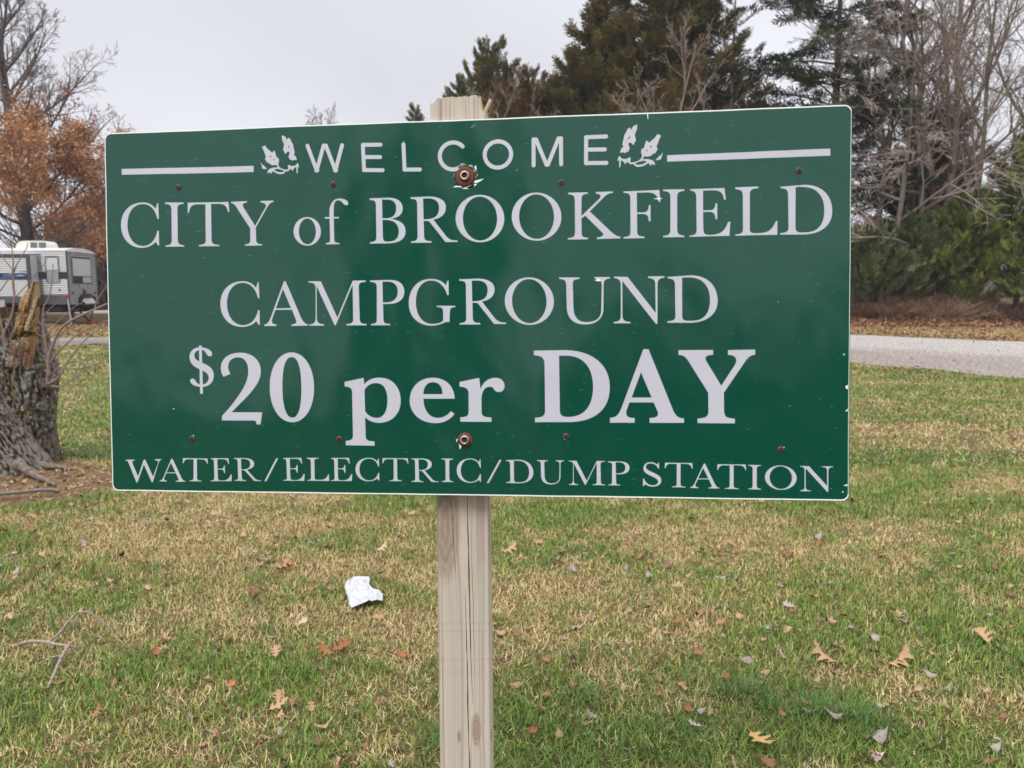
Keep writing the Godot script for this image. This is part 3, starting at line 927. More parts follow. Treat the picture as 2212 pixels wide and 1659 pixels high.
	for row in ys.size():
		for j in w:
			var q: Vector2 = loop[j][0]
			var y: float = ys[row]
			if row == ys.size() - 1:
				y = top + 0.0022 * n2.get_noise_2d(q.x * 9000.0, q.y * 9000.0) - 0.007 * smooth(-0.034, -0.038, q.x) - 0.026 * smooth(0.031, 0.038, q.x) + 0.06 * q.x
			q *= 1.0 + 0.006 * n2.get_noise_2d(j * 9.0, y * 90.0)
			if y > 1.5:
				q.x *= 1.0 + 0.03 * smooth(1.48, 1.59, y)
			b.p(Vector3(q.x, y, q.y), Vector2(loop[j][1] if loop[j][2] == 0 else fposmod(loop[j][1] + loop[j][2] * 0.37, 1.0) * 0.97, (top - y) / 1.7))
	for row in ys.size() - 1:
		for j in w - 1:
			var a := row * w + j
			b.quad(a, a + w, a + w + 1, a + 1)
	var first := (ys.size() - 1) * w
	var mid := b.p(Vector3(0, top - 0.002, 0), Vector2(0.5, 0.02))
	for j in w - 1:
		b.tri(b.p(b.v[first + j], Vector2(0.4, 0.01)), mid, b.p(b.v[first + j + 1], Vector2(0.45, 0.015)))
	var o := part("post", b, pm, root)
	o.rotation_degrees = Vector3(-2.9, 0, 0.42)
	o.position = Vector3(0, 0, 0.012)
	var sp := MB.new()
	sp.tube(PackedVector3Array([Vector3(0.036, 1.556, 0.036), Vector3(0.041, 1.587, 0.040), Vector3(0.053, 1.61, 0.042)]), PackedFloat32Array([0.004, 0.0036, 0.003]), 5, true)
	sp.tube(PackedVector3Array([Vector3(0.036, 1.55, 0.040), Vector3(0.037, 1.592, 0.041), Vector3(0.035, 1.616, 0.039)]), PackedFloat32Array([0.005, 0.004, 0.0012]), 5, true)
	part("splinter", sp, mat(0.48, 0.36, 0.24, 0.85), o)

# ------------------------------------------------------------------ ground
func smooth(a: float, b: float, x: float) -> float:
	var t := clampf((x - a) / (b - a), 0.0, 1.0)
	return t * t * (3.0 - 2.0 * t)

func height(x: float, z: float) -> float:
	var h := 0.035 * n1.get_noise_2d(x * 9.0, z * 9.0)
	h += (0.5 + 0.5 * n2.get_noise_2d(x * 30.0, 7.0)) * smooth(29.2, 32.0, -z) * smooth(7.0, 12.0, x)
	h += 0.07 * exp(-(pow(x + 3.53, 2) + pow(z + 5.4, 2)) / 0.45)
	return h

func dry(x: float, z: float) -> float:
	# how dead the lawn is here: 0 green, 1 straw
	var a := n1.get_noise_2d(x * 42.0 + 300.0, z * 55.0) * 0.75 + n2.get_noise_2d(x * 130.0, z * 150.0 + 90.0) * 0.45
	var s := 0.52 + a * lerpf(0.78, 0.45, smooth(4.5, 10.0, -z))
	s -= 0.12 * smooth(6.0, 12.0, -z)
	if between(ROAD_FAR, z) < 1e8:
		s += 0.62 * smooth(0.0, 1.5, x - between(ROAD_FAR, z))
	s -= 0.25 * exp(-(pow(x - 1.15, 2) / 0.5 + pow(z + 2.15, 2) / 0.06))
	s += 0.45 * bare_earth(x, z)
	return clampf(s, 0.0, 1.0)

func bare_earth(x: float, z: float) -> float:
	# the apron of clippings and chips round the stump
	var dx := (x + 3.2) / 0.62
	var dz := (z + 5.02) / 0.5
	return 1.0 - smooth(0.65, 1.15, dx * dx + dz * dz + 0.4 * n2.get_noise_2d(x * 200.0, z * 200.0))

func between(pts: Array, z: float) -> float:
	# x of a polyline (falling z) at z
	for k in pts.size() - 1:
		var a: Vector2 = pts[k]
		var b: Vector2 = pts[k + 1]
		if z <= a.y and z >= b.y:
			return lerpf(a.x, b.x, (z - a.y) / (b.y - a.y))
	return 1e9

const ROAD_NEAR := [Vector2(12.2, -2.0), Vector2(9.2, -8.0), Vector2(7.62, -11.37), Vector2(6.22, -14.25), Vector2(4.0, -19.0), Vector2(0.0, -27.0), Vector2(-6.0, -37.0), Vector2(-16.0, -45.5), Vector2(-60.0, -49.0)]
const ROAD_FAR := [Vector2(26.0, -4.0), Vector2(19.0, -13.0), Vector2(13.4, -20.1), Vector2(10.4, -23.6), Vector2(7.0, -28.0), Vector2(2.5, -35.0), Vector2(-3.0, -43.0), Vector2(-14.0, -51.5), Vector2(-60.0, -55.0)]
const LANE_NEAR := [Vector2(-26.0, -11.5), Vector2(-11.0, -18.2), Vector2(-9.0, -19.5), Vector2(-2.0, -25.0), Vector2(1.5, -28.0)]
const LANE_FAR := [Vector2(-29.0, -14.5), Vector2(-13.0, -21.0), Vector2(-10.5, -22.5), Vector2(-4.0, -28.0), Vector2(-1.0, -31.0)]

func on_road(x: float, z: float) -> bool:
	for pair in [[ROAD_NEAR, ROAD_FAR], [LANE_NEAR, LANE_FAR]]:
		var poly := PackedVector2Array()
		for q in pair[0]:
			poly.append(q)
		for k in pair[1].size():
			poly.append(pair[1][pair[1].size() - 1 - k])
		if Geometry2D.is_point_in_polygon(Vector2(x, z), poly):
			return true
	return false

func road(called: String, near: Array, far: Array, pale: Color, dark: Color, lift: float) -> void:
	var b := MB.new()
	var rows := []
	var nn := PackedVector3Array()
	var ff := PackedVector3Array()
	for q in near:
		nn.append(Vector3(q.x, 0, q.y))
	for q in far:
		ff.append(Vector3(q.x, 0, q.y))
	nn = smooth_path(nn, 14)
	ff = smooth_path(ff, 14)
	var across := 22
	for k in nn.size():
		for j in across + 1:
			var u := float(j) / across
			var q := nn[k].lerp(ff[k], u)
			if j == 0 or j == across:
				q += (ff[k] - nn[k]).normalized() * 0.5 * n2.get_noise_2d(q.x * 60.0, q.z * 60.0)
			q.y = height(q.x, q.z) + lift - (0.02 if j == 0 or j == across else 0.0)
			var rut := 0.5 + 0.5 * n1.get_noise_2d(k * 3.0, u * 260.0) + 0.6 * n1.get_noise_2d(q.x * 130.0, q.z * 130.0)
			var e := smooth(0.28, 0.55, u + 0.08 * n2.get_noise_2d(q.x * 40.0, q.z * 40.0))
			b.col = dark.lerp(pale, clampf(e * 0.75 + rut * 0.35, 0.0, 1.0))
			b.p(q, Vector2(q.x, q.z))
	for k in nn.size() - 1:
		for j in across:
			var a := k * (across + 1) + j
			b.quad(a, a + 1, a + across + 2, a + across + 1)
	var o := part(called, b, M.gravel, self)
	structure(o)

func axis(stops: Array) -> PackedFloat32Array:
	# stops: [from, to, step] spans joined into one list of coordinates
	var out := PackedFloat32Array()
	for s in stops:
		var x: float = s[0]
		while x < s[1] - 1e-4:
			out.append(x)
			x += s[2]
	out.append(stops[stops.size() - 1][1])
	return out

func build_ground() -> void:
	var xs := axis([[-400, -100, 60], [-100, -40, 10], [-40, -12, 1.4], [-12, 12, 0.16], [12, 40, 1.0], [40, 100, 10], [100, 400, 60]])
	var zs := axis([[-420, -120, 60], [-120, -60, 8], [-60, -28, 1.0], [-28, -9, 0.4], [-9, 1, 0.12], [1, 20, 2], [20, 120, 20]])
	var b := MB.new()
	var soil := Color(0.12, 0.09, 0.05)
	var green := Color(0.085, 0.12, 0.03)
	var straw := Color(0.26, 0.19, 0.09)
	for z in zs:
		for x in xs:
			var s := dry(x, z)
			var c := green.lerp(straw, s)
			c = c.lerp(soil, 0.35 * smooth(9.0, 3.0, -z))
			c = c.lerp(Color(0.24, 0.16, 0.095), bare_earth(x, z) * 0.9)
			var far_side := smooth(0.0, 1.5, x - between(ROAD_FAR, z)) if between(ROAD_FAR, z) < 1e8 else 0.0
			c = c.lerp(Color(0.19, 0.13, 0.065), far_side * 0.75)
			c = c.lerp(Color(0.19, 0.11, 0.065), smooth(28.8, 31.0, -z) * smooth(7.0, 11.0, x))
			c = c.lerp(Color(0.17, 0.11, 0.06), smooth(24.0, 28.5, -z) * smooth(-6.0, -12.0, x) * 0.8)
			b.col = c
			b.p(Vector3(x, height(x, z), z), Vector2(x, z))
	var w := xs.size()
	for k in zs.size() - 1:
		for j in w - 1:
			var a := k * w + j
			b.quad(a, a + w, a + w + 1, a + 1)
	var g := part("ground", b, M.soil, self)
	structure(g)

func blade(b: MB, o: Vector3, h: float, w: float, dir: float, lean: float, curl: float) -> void:
	# a grass blade: a bent, tapering strip
	var d := Vector3(cos(dir), 0, sin(dir))
	var s := Vector3(-sin(dir), 0, cos(dir)) * w * 0.5
	var ids := []
	var q := o
	var a := lean
	for k in 3:
		var f := 1.0 - k * 0.28
		ids.append([b.p(q - s * f), b.p(q + s * f)])
		q += (d * sin(a) + Vector3.UP * cos(a)) * h / 3.0
		a += curl
	var tip := b.p(q)
	for k in 2:
		b.quad(ids[k][0], ids[k + 1][0], ids[k + 1][1], ids[k][1])
	b.tri(ids[2][0], tip, ids[2][1])

func tuft(blades: int, radius: float, h0: float, h1: float, w: float, lean0: float, lean1: float, r: RandomNumberGenerator) -> ArrayMesh:
	var b := MB.new()
	for k in blades:
		var a := r.randf() * TAU
		var q := Vector3(cos(a), 0, sin(a)) * radius * sqrt(r.randf())
		var v := r.randf_range(0.72, 1.22)
		v *= v
		b.col = Color(v * r.randf_range(0.85, 1.15), v, v * r.randf_range(0.85, 1.1))
		blade(b, q, r.randf_range(h0, h1), w * r.randf_range(0.7, 1.3), r.randf() * TAU, r.randf_range(lean0, lean1), r.randf_range(-0.1, 0.32))
	return b.mesh()

func build_grass() -> void:
	var r := RandomNumberGenerator.new()
	r.seed = 11
	var kinds := [[], [], [], []]
	var tints := [PackedColorArray(), PackedColorArray(), PackedColorArray(), PackedColorArray()]
	var zones := [[0.9, 5.6, 0.029, 1.0], [5.6, 12.0, 0.07, 1.7], [12.0, 30.0, 0.19, 3.4]]
	for zone in zones:
		var step: float = zone[2]
		var z: float = -zone[0]
		while z > -zone[1]:
			var half := minf(1.0 * absf(z) + 1.6, 26.0)
			var x := -half
			while x < half:
				var px: float = x + r.randf_range(-0.5, 0.5) * step
				var pz: float = z + r.randf_range(-0.5, 0.5) * step
				x += step
				var earth := bare_earth(px, pz)
				if earth > 0.3 and r.randf() < 0.45:
					continue
				if pz < -6.0 and on_road(px, pz):
					continue
				if Vector2(px + 3.53, pz + 5.5).length() < 0.24:
					continue
				var s := dry(px, pz)
				var is_dry := r.randf() < (0.12 + 0.80 * smooth(0.1, 0.85, s))
				var k := 1 if is_dry else 0
				if r.randf() < 0.5:
					k += 2
				if earth > 0.3:
					k = 3
					is_dry = true
				var sc: float = zone[3] * r.randf_range(0.75, 1.3)
				var tall := 1.0 + 0.5 * maxf(0.0, n2.get_noise_2d(px * 60.0, pz * 60.0))
				var bs := Basis(Vector3.UP, r.randf() * TAU) * Basis.from_scale(Vector3(sc, lerpf(1.0, sc, 0.25) * r.randf_range(0.75, 1.2) * tall * (0.45 if earth > 0.3 else 1.0), sc))
				kinds[k].append(Transform3D(bs, Vector3(px, height(px, pz) - 0.004, pz)))
				if is_dry:
					var c := Color(0.52, 0.385, 0.17).lerp(Color(0.76, 0.61, 0.33), r.randf())
					c = c.lerp(Color(0.33, 0.22, 0.10), r.randf() * r.randf() * 0.8)
					tints[k].append(c)
				else:
					var c := Color(0.135, 0.26, 0.034).lerp(Color(0.40, 0.42, 0.075), r.randf() * (0.4 + 0.6 * s))
					c = c.lerp(Color(0.055, 0.13, 0.04), r.randf() * 0.55)
					tints[k].append(c)
			z -= step
	var meshes := [tuft(17, 0.044, 0.02, 0.05, 0.0032, 0.1, 1.1, r), tuft(18, 0.044, 0.015, 0.037, 0.0034, 0.15, 1.3, r), tuft(16, 0.05, 0.016, 0.044, 0.0036, 0.25, 1.3, r), tuft(20, 0.052, 0.012, 0.032, 0.0032, 0.6, 1.55, r)]
	var says := ["green blades of the mown lawn", "straw coloured dead blades all over the lawn", "green blades leaning among the dead grass", "curled dry clippings and thatch in the lawn"]
	for k in 4:
		many("grass", meshes[k], M.grass, kinds[k], tints[k], self, says[k], "grass")
	# longer, uncut clumps
	var where := []
	var tint := PackedColorArray()
	var spots := []
	for k in 26:
		spots.append([Vector2(-3.08 + r.randf_range(-0.3, 0.4), -5.75 + r.randf_range(-0.12, 0.2)), 1.0])
	for k in 22:
		var u := r.randf()
		spots.append([Vector2(lerpf(0.62, 1.2, u), lerpf(-2.4, -2.12, u)) + Vector2(r.randf_range(-0.05, 0.05), r.randf_range(-0.04, 0.04)), 0.72])
	for k in 150:
		var z := -r.randf_range(2.0, 8.0)
		spots.append([Vector2(r.randf_range(-0.72, 0.72) * z, z), r.randf_range(0.5, 0.85)])
	for q in spots:
		var at: Vector2 = q[0]
		if bare_earth(at.x, at.y) > 0.5:
			continue
		where.append(Transform3D(Basis(Vector3.UP, r.randf() * TAU).scaled(Vector3.ONE * q[1]), Vector3(at.x, height(at.x, at.y) - 0.004, at.y)))
		tint.append(Color(0.07, 0.18, 0.05).lerp(Color(0.15, 0.25, 0.07), r.randf()))
	many("tall_grass", tuft(22, 0.05, 0.07, 0.15, 0.0042, 0.1, 0.95, r), M.grass, where, tint, self, "longer uncut green blades standing out of the lawn", "grass")

# ------------------------------------------------------------------ leaves
func oak_leaf(curl: float, fold: float, r: RandomNumberGenerator) -> ArrayMesh:
	# a lobed oak leaf one unit long, lying along x, its stem at the origin
	var st := [[0.0, 0.012], [0.16, 0.012], [0.2, 0.05], [0.27, 0.2], [0.31, 0.22], [0.36, 0.07], [0.43, 0.09], [0.5, 0.34], [0.55, 0.31], [0.6, 0.1], [0.67, 0.12], [0.74, 0.33], [0.79, 0.27], [0.83, 0.1], [0.89, 0.14], [0.94, 0.1], [1.0, 0.01]]
	var b := MB.new()
	var wav := r.randf() * TAU
	for q in st:
		var x: float = q[0]
		var y := curl * (x - 0.4) * (x - 0.4)
		for s in [-1.0, 0.0, 1.0]:
			var w: float = q[1] * s
			var sweep := 0.1 * absf(w) / 0.34
			var v := 1.0 - 0.1 * absf(s)
			b.col = Color(v, v, v)
			b.p(Vector3(x + sweep, y + fold * absf(w) + 0.04 * sin(wav + x * 9.0 + s) * absf(s) * q[1] / 0.3, w))
	for k in st.size() - 1:
		for s in 2:
			var a := k * 3 + s
			b.quad(a, a + 1, a + 4, a + 3)
	return b.mesh()

func small_leaf(curl: float, fold: float) -> ArrayMesh:
	var st := [[0.0, 0.02], [0.14, 0.02], [0.3, 0.24], [0.5, 0.33], [0.7, 0.26], [0.88, 0.11], [1.0, 0.01]]
	var b := MB.new()
	for q in st:
		for s in [-1.0, -0.5, 0.0, 0.5, 1.0]:
			var w: float = q[1] * s
			b.col = Color(1, 1, 1) * (1.0 - 0.12 * absf(s))
			var y: float = curl * (q[0] - 0.4) * (q[0] - 0.4) + fold * absf(w) * 0.9 + 0.09 * sin(q[0] * 9.0 + s * 2.2 + curl * 7.0) * absf(s)
			b.p(Vector3(q[0] + 0.05 * sin(w * 14.0), y, w * (0.8 + 0.15 * sin(q[0] * 11.0 + curl))))
	for k in st.size() - 1:
		for s in 4:
			var a := k * 5 + s
			b.quad(a, a + 1, a + 6, a + 5)
	return b.mesh()

func leaf_tone(r: RandomNumberGenerator) -> Color:
	var u := r.randf()
	if u < 0.33:
		return Color(0.34, 0.20, 0.11).lerp(Color(0.42, 0.28, 0.165), r.randf())
	if u < 0.6:
		return Color(0.20, 0.095, 0.055).lerp(Color(0.31, 0.16, 0.085), r.randf())
	if u < 0.85:
		return Color(0.24, 0.195, 0.16).lerp(Color(0.35, 0.30, 0.255), r.randf())
	return Color(0.17, 0.09, 0.055)

func build_leaves() -> void:
	var r := RandomNumberGenerator.new()
	r.seed = 23
	var shapes := [oak_leaf(0.5, 0.35, r), oak_leaf(0.9, -0.5, r), oak_leaf(0.2, 0.7, r), small_leaf(0.4, 0.4), small_leaf(0.6, -0.5)]
	# the leaves one can pick out: x, z, size, turn, shape, tone, words
	var tan_c := Color(0.40, 0.255, 0.135)
	var pale := Color(0.44, 0.33, 0.22)
	var rust := Color(0.26, 0.10, 0.045)
	var grey := Color(0.30, 0.255, 0.225)
	var dark := Color(0.17, 0.075, 0.045)
	var spots := [
		[-0.722, -2.23, 0.075, 0.4, 0, tan_c, "tan lobed oak leaf lying flat on the lawn left of the wooden post"],
		[1.108, -2.575, 0.115, 2.5, 1, tan_c, "large tan oak leaf arched on its lobes, the left of two big ones"],
		[1.343, -2.548, 0.115, 0.3, 1, tan_c, "large tan oak leaf arched like a bridge, the right of two big ones"],
		[0.704, -2.063, 0.1, -1.2, 0, Color(0.46, 0.29, 0.11), "yellowish oak leaf with sharp lobes near the bottom edge, right of the post"],
		[0.539, -2.217, 0.055, 1.4, 3, rust, "small rusty leaf beside a grey one in a dry patch right of the post"],
		[0.575, -2.218, 0.05, 0.2, 4, grey, "small crumpled grey leaf touching the rusty leaf right of the post"],
		[-0.807, -2.836, 0.07, 0.9, 3, Color(0.5, 0.36, 0.27), "pinkish tan leaf under the white scrap, with a small grey leaf by it"],
		[-0.833, -2.582, 0.06, 1.8, 0, tan_c, "small tan leaf standing in straw left of the rusty leaf cluster"],
		[-0.616, -2.623, 0.09, 0.2, 2, rust, "rusty oak leaf, largest of the reddish leaf cluster left of the post"],
		[-0.655, -2.60, 0.07, 2.6, 1, Color(0.28, 0.12, 0.05), "brown oak leaf tucked under the rusty leaf cluster left of the post"],
		[-0.387, -2.565, 0.055, 0.3, 3, Color(0.36, 0.09, 0.045), "small folded red leaf in straw just left of the post"],
		[-0.023, -3.714, 0.1, 0.6, 1, tan_c, "tan curled oak leaf at the right edge of the post under the board"],
		[-1.057, -3.423, 0.1, 0.1, 2, Color(0.38, 0.17, 0.08), "reddish brown oak leaf up the lawn from the white scrap"],
		[-0.658, -3.721, 0.075, 0.8, 1, pale, "pale tan twisted leaf just above the white scrap"],
		[1.604, -3.915, 0.09, 0.5, 4, grey, "curled grey brown leaf in the dry band far right of the post"],
		[1.36, -2.034, 0.065, 0.3, 4, grey, "crumpled pale grey leaf in the lower corner of the lawn"],
		[-1.254, -2.582, 0.07, 2.2, 3, rust, "rusty leaf with a grey one beneath, right of the forked twig"],
		[-0.912, -2.362, 0.05, 1.1, 3, Color(0.42, 0.16, 0.07), "small orange leaf in green grass below the rusty cluster"],
		[0.624, -3.601, 0.07, 1.3, 3, Color(0.42, 0.17, 0.09), "small orange leaf in the straw band right of the post"],
		[-1.101, -3.128, 0.09, 1.9, 2, dark, "dark brown leaf standing in green grass left of the white scrap"],
		[1.409, -2.451, 0.06, 2.4, 4, grey, "grey leaf half over a brown one, below the arched oak leaves"],
		[1.006, -1.991, 0.06, 0.2, 4, Color(0.5, 0.45, 0.4), "pale curled leaf at the very bottom of the lawn"],
		[1.755, -2.726, 0.095, 1.6, 2, tan_c, "tan oak leaf on edge near the right border of the lawn"],
		[1.112, -3.687, 0.06, 1.0, 3, Color(0.28, 0.12, 0.06), "brown leaf in the thinner dry grass under the board's right half"],
		[1.058, -2.088, 0.09, 0.3, 4, grey, "rolled grey leaf beside the long grass clump"],
		[0.059, -2.097, 0.05, 0.7, 3, Color(0.25, 0.10, 0.05), "small dark brown leaf next to the post near the bottom"],
		[-1.605, -2.652, 0.045, 1.3, 3, Color(0.45, 0.2, 0.1), "small orange leaf lying under the arched branch of the twig"],
		[0.707, -2.421, 0.065, 0.2, 3, rust, "rusty leaf in the darkest green grass right of the post"]]
	for q in spots:
		var o := MeshInstance3D.new()
		var mm: ArrayMesh = shapes[q[4]]
		o.mesh = mm
		var m := StandardMaterial3D.new()
		m.vertex_color_use_as_albedo = true
		m.albedo_color = (q[5] as Color).linear_to_srgb()
		m.roughness = 0.7
		m.metallic_specular = 0.35
		m.backlight_enabled = true
		m.backlight = Color(0.2, 0.2, 0.2)
		o.material_override = m
		o.name = numbered("fallen_leaf")
		add_child(o)
		var s: float = q[2] * (0.82 if q[4] >= 3 else 1.0)
		var b := Basis(Vector3.UP, q[3]) * Basis(Vector3.RIGHT, r.randf_range(-0.35, 0.35)) * Basis(Vector3.BACK, r.randf_range(-0.1, 0.35))
		o.transform = Transform3D(b.scaled(Vector3.ONE * s), Vector3(q[0], height(q[0], q[1]) + 0.021, q[1]) - b * Vector3(s * 0.5, 0, 0))
		tag(o, q[6], "leaf", "leaves lying on the lawn")
	# and the rest of them
	for kind in 5:
		var where := []
		var tint := PackedColorArray()
		for k in 1100:
			var z := -1.9 - 11.0 * pow(r.randf(), 0.8)
			var x := r.randf_range(-0.74, 0.74) * absf(z)
			if n1.get_noise_2d(x * 40.0, z * 40.0) < r.randf_range(-0.6, 0.3):
				continue
			put_leaf(where, tint, x, z, r, 0.02, 0.062, 0.022)
		for k in 420:
			var z := -r.randf_range(11.0, 30.0)
			put_leaf(where, tint, r.randf_range(-0.78, 0.78) * absf(z), z, r, 0.05, 0.11, 0.03)
		for k in 70:
			put_leaf(where, tint, -3.2 + r.randfn(0.0, 0.5), -4.95 + r.randfn(0.0, 0.35), r, 0.015, 0.05, 0.012)
		# drifts beyond the road and under the camper
		for k in 1100:
			var z := -r.randf_range(14.0, 33.0)
			var edge := between(ROAD_FAR, z)
			if edge < 1e8:
				put_leaf(where, tint, edge + 0.2 + r.randf() * r.randf() * 14.0, z, r, 0.06, 0.15, 0.03)
		for k in 1700:
			put_leaf(where, tint, r.randf_range(7.0, 26.0), -r.randf_range(28.0, 32.5), r, 0.1, 0.2, 0.06)
		for k in 800:
			put_leaf(where, tint, -11.0 - 11.0 * r.randf(), -22.0 - 8.0 * r.randf(), r, 0.06, 0.14, 0.03)
		many("leaf_litter", shapes[kind], M.leaf, where, tint, self, ["lobed oak leaves strewn over lawn and verge", "curled oak leaves scattered across the lawn", "folded oak leaves drifted along the trees", "small brown leaves strewn through the grass", "small crumpled leaves strewn through the grass"][kind], "leaves")

func put_leaf(where: Array, tint: PackedColorArray, x: float, z: float, r: RandomNumberGenerator, s0: float, s1: float, lift: float) -> void:
	if z < -6.0 and on_road(x, z) and r.randf() < 0.85:
		return
	var b := Basis(Vector3.UP, r.randf() * TAU) * Basis(Vector3.RIGHT, r.randf_range(-0.5, 0.5)) * Basis(Vector3.BACK, r.randf_range(-0.4, 0.5))
	where.append(Transform3D(b.scaled(Vector3.ONE * r.randf_range(s0, s1)), Vector3(x, height(x, z) + lift * r.randf_range(0.4, 1.1), z)))
	var c := leaf_tone(r)
	if z < -10.0:
		c = c.lerp(Color(0.36, 0.17, 0.085), 0.6)
	tint.append(c)

# ------------------------------------------------------------------ trees
func grow(b: MB, r: RandomNumberGenerator, p: Vector3, d: Vector3, length: float, r0: float, lvl: int, o: Dictionary, tips: Array) -> void:
	var n: int = o.seg[lvl]
	var pts := PackedVector3Array()
	var rad := PackedFloat32Array()
	var q := p
	var dir := d
	for k in n + 1:
		pts.append(q)
		rad.append(maxf(lerpf(r0, r0 * o.taper[lvl], float(k) / n), o.fine))
		dir = (dir + rv(r) * o.wander[lvl] + Vector3.UP * o.up[lvl]).normalized()
		q += dir * length / n
	var v := r.randf_range(0.85, 1.12)
	b.col = (o.bark as Color).lerp(o.twig, float(lvl) / o.top) * v
	if lvl > 0:
		b = o.branches
		b.col = (o.bark as Color).lerp(o.twig, float(lvl) / o.top) * v
	b.tube(pts, rad, 7 if r0 > 0.09 else (5 if r0 > 0.03 else 3))
	if lvl >= o.leafy:
		for k in range(1, n + 1):
			tips.append([pts[k], dir])
	if lvl == o.top:
		return
	var kids: int = o.kids[lvl]
	for j in kids:
		var t := lerpf(o.start[lvl], 1.0, (j + r.randf()) / kids)
		var f := t * n
		var k := mini(int(f), n - 1)
		var at := pts[k].lerp(pts[k + 1], f - k)
		var tan := (pts[k + 1] - pts[k]).normalized()
		var axis := tan.cross(rv(r)).normalized()
		if o.has("fan") and lvl == 0:
			axis = tan.cross(Vector3.UP.rotated(tan, j * 2.4 + r.randf_range(-0.5, 0.5)) + Vector3(cos(j * 2.4), 0, sin(j * 2.4)) * 0.9).normalized()
		var ang: float = deg_to_rad(o.angle[lvl] + r.randf_range(-14, 14) + (o.get("slope", 0.0) * (0.5 - t) if lvl == 0 else 0.0))
		var len: float = length * o.ratio[lvl] * (1.15 - o.shrink[lvl] * t) * r.randf_range(0.75, 1.15)
		var rr: float = minf(lerpf(rad[k], rad[k + 1], f - k) * 0.72, r0 * o.thin[lvl])
		grow(b, r, at, tan.rotated(axis, ang), len, rr, lvl + 1, o, tips)

func bare_opts(bark: Color, twig: Color) -> Dictionary:
	return {"seg": [9, 6, 5, 4, 3], "taper": [0.25, 0.25, 0.3, 0.35, 0.5], "wander": [0.07, 0.12, 0.15, 0.18, 0.2], "up": [0.05, 0.09, 0.07, 0.05, 0.03], "kids": [13, 7, 6, 5, 0], "start": [0.3, 0.22, 0.2, 0.2, 0.0],
		"angle": [42.0, 38.0, 40.0, 42.0, 0.0], "ratio": [0.5, 0.5, 0.46, 0.45, 0.0], "shrink": [0.75, 0.6, 0.5, 0.4, 0.0], "thin": [0.42, 0.5, 0.5, 0.5, 0.5], "fine": 0.006, "top": 4, "leafy": 9, "bark": bark, "twig": twig, "fan": true}

func bare_tree(called: String, label: String, at: Vector3, tall: float, thick: float, lean: Vector3, seed_: int, o: Dictionary, stems := 1, group := "") -> Node3D:
	var r := RandomNumberGenerator.new()
	r.seed = seed_
	var root := thing(called, label, "tree", Vector3(at.x, height(at.x, at.z), at.z), group)
	var tips := []
	o.branches = MB.new()
	for s in stems:
		var b := MB.new()
		var d := (Vector3.UP + lean + (rv(r) * Vector3(0.35, 0.0, 0.35) if stems > 1 else Vector3.ZERO)).normalized()
		grow(b, r, Vector3(r.randf_range(-0.25, 0.25) * (stems - 1), -0.1, r.randf_range(-0.25, 0.25) * (stems - 1)), d, tall * (1.0 if s == 0 else r.randf_range(0.75, 0.98)), thick * (1.0 if s == 0 else r.randf_range(0.6, 0.9)), 0, o, tips)
		part("stem" if stems > 1 else "trunk", b, M.bark_far, root)
	part("branches", o.branches, M.bark_far, root).set_meta("kind", "stuff")
	root.set_meta("tips", tips)
	return root

func spray(r: RandomNumberGenerator, spread: float, fingers: int) -> ArrayMesh:
	# a flat feathery spray one unit long along x: side sprigs, each a few narrow slips
	var b := MB.new()
	for k in fingers:
		var u := (k + r.randf() * 0.7) / fingers
		var side := -1.0 if k % 2 == 0 else 1.0
		var o := Vector3(u * 0.8, 0.06 * sin(u * 3.0) + r.randf_range(-0.05, 0.05), 0)
		var a := side * r.randf_range(0.45, 1.0)
		var d := Vector3(cos(a), r.randf_range(-0.3, 0.35), sin(a)).normalized()
		var l := spread * (1.0 - 0.55 * u) * r.randf_range(0.7, 1.2)
		var s := d.cross(Vector3(r.randf_range(-0.5, 0.5), 1, r.randf_range(-0.5, 0.5))).normalized() * 0.05
		var v := r.randf_range(0.7, 1.25)
		b.col = Color(v, v, v)
		b.quad(b.p(o - s * 0.6), b.p(o + d * l * 0.6 - s), b.p(o + d * l), b.p(o + d * l * 0.5 + s))
	b.quad(b.p(Vector3(0, 0, -0.03)), b.p(Vector3(0.9, 0.05, -0.02)), b.p(Vector3(1, 0.05, 0)), b.p(Vector3(0, 0, 0.03)))
	return b.mesh()

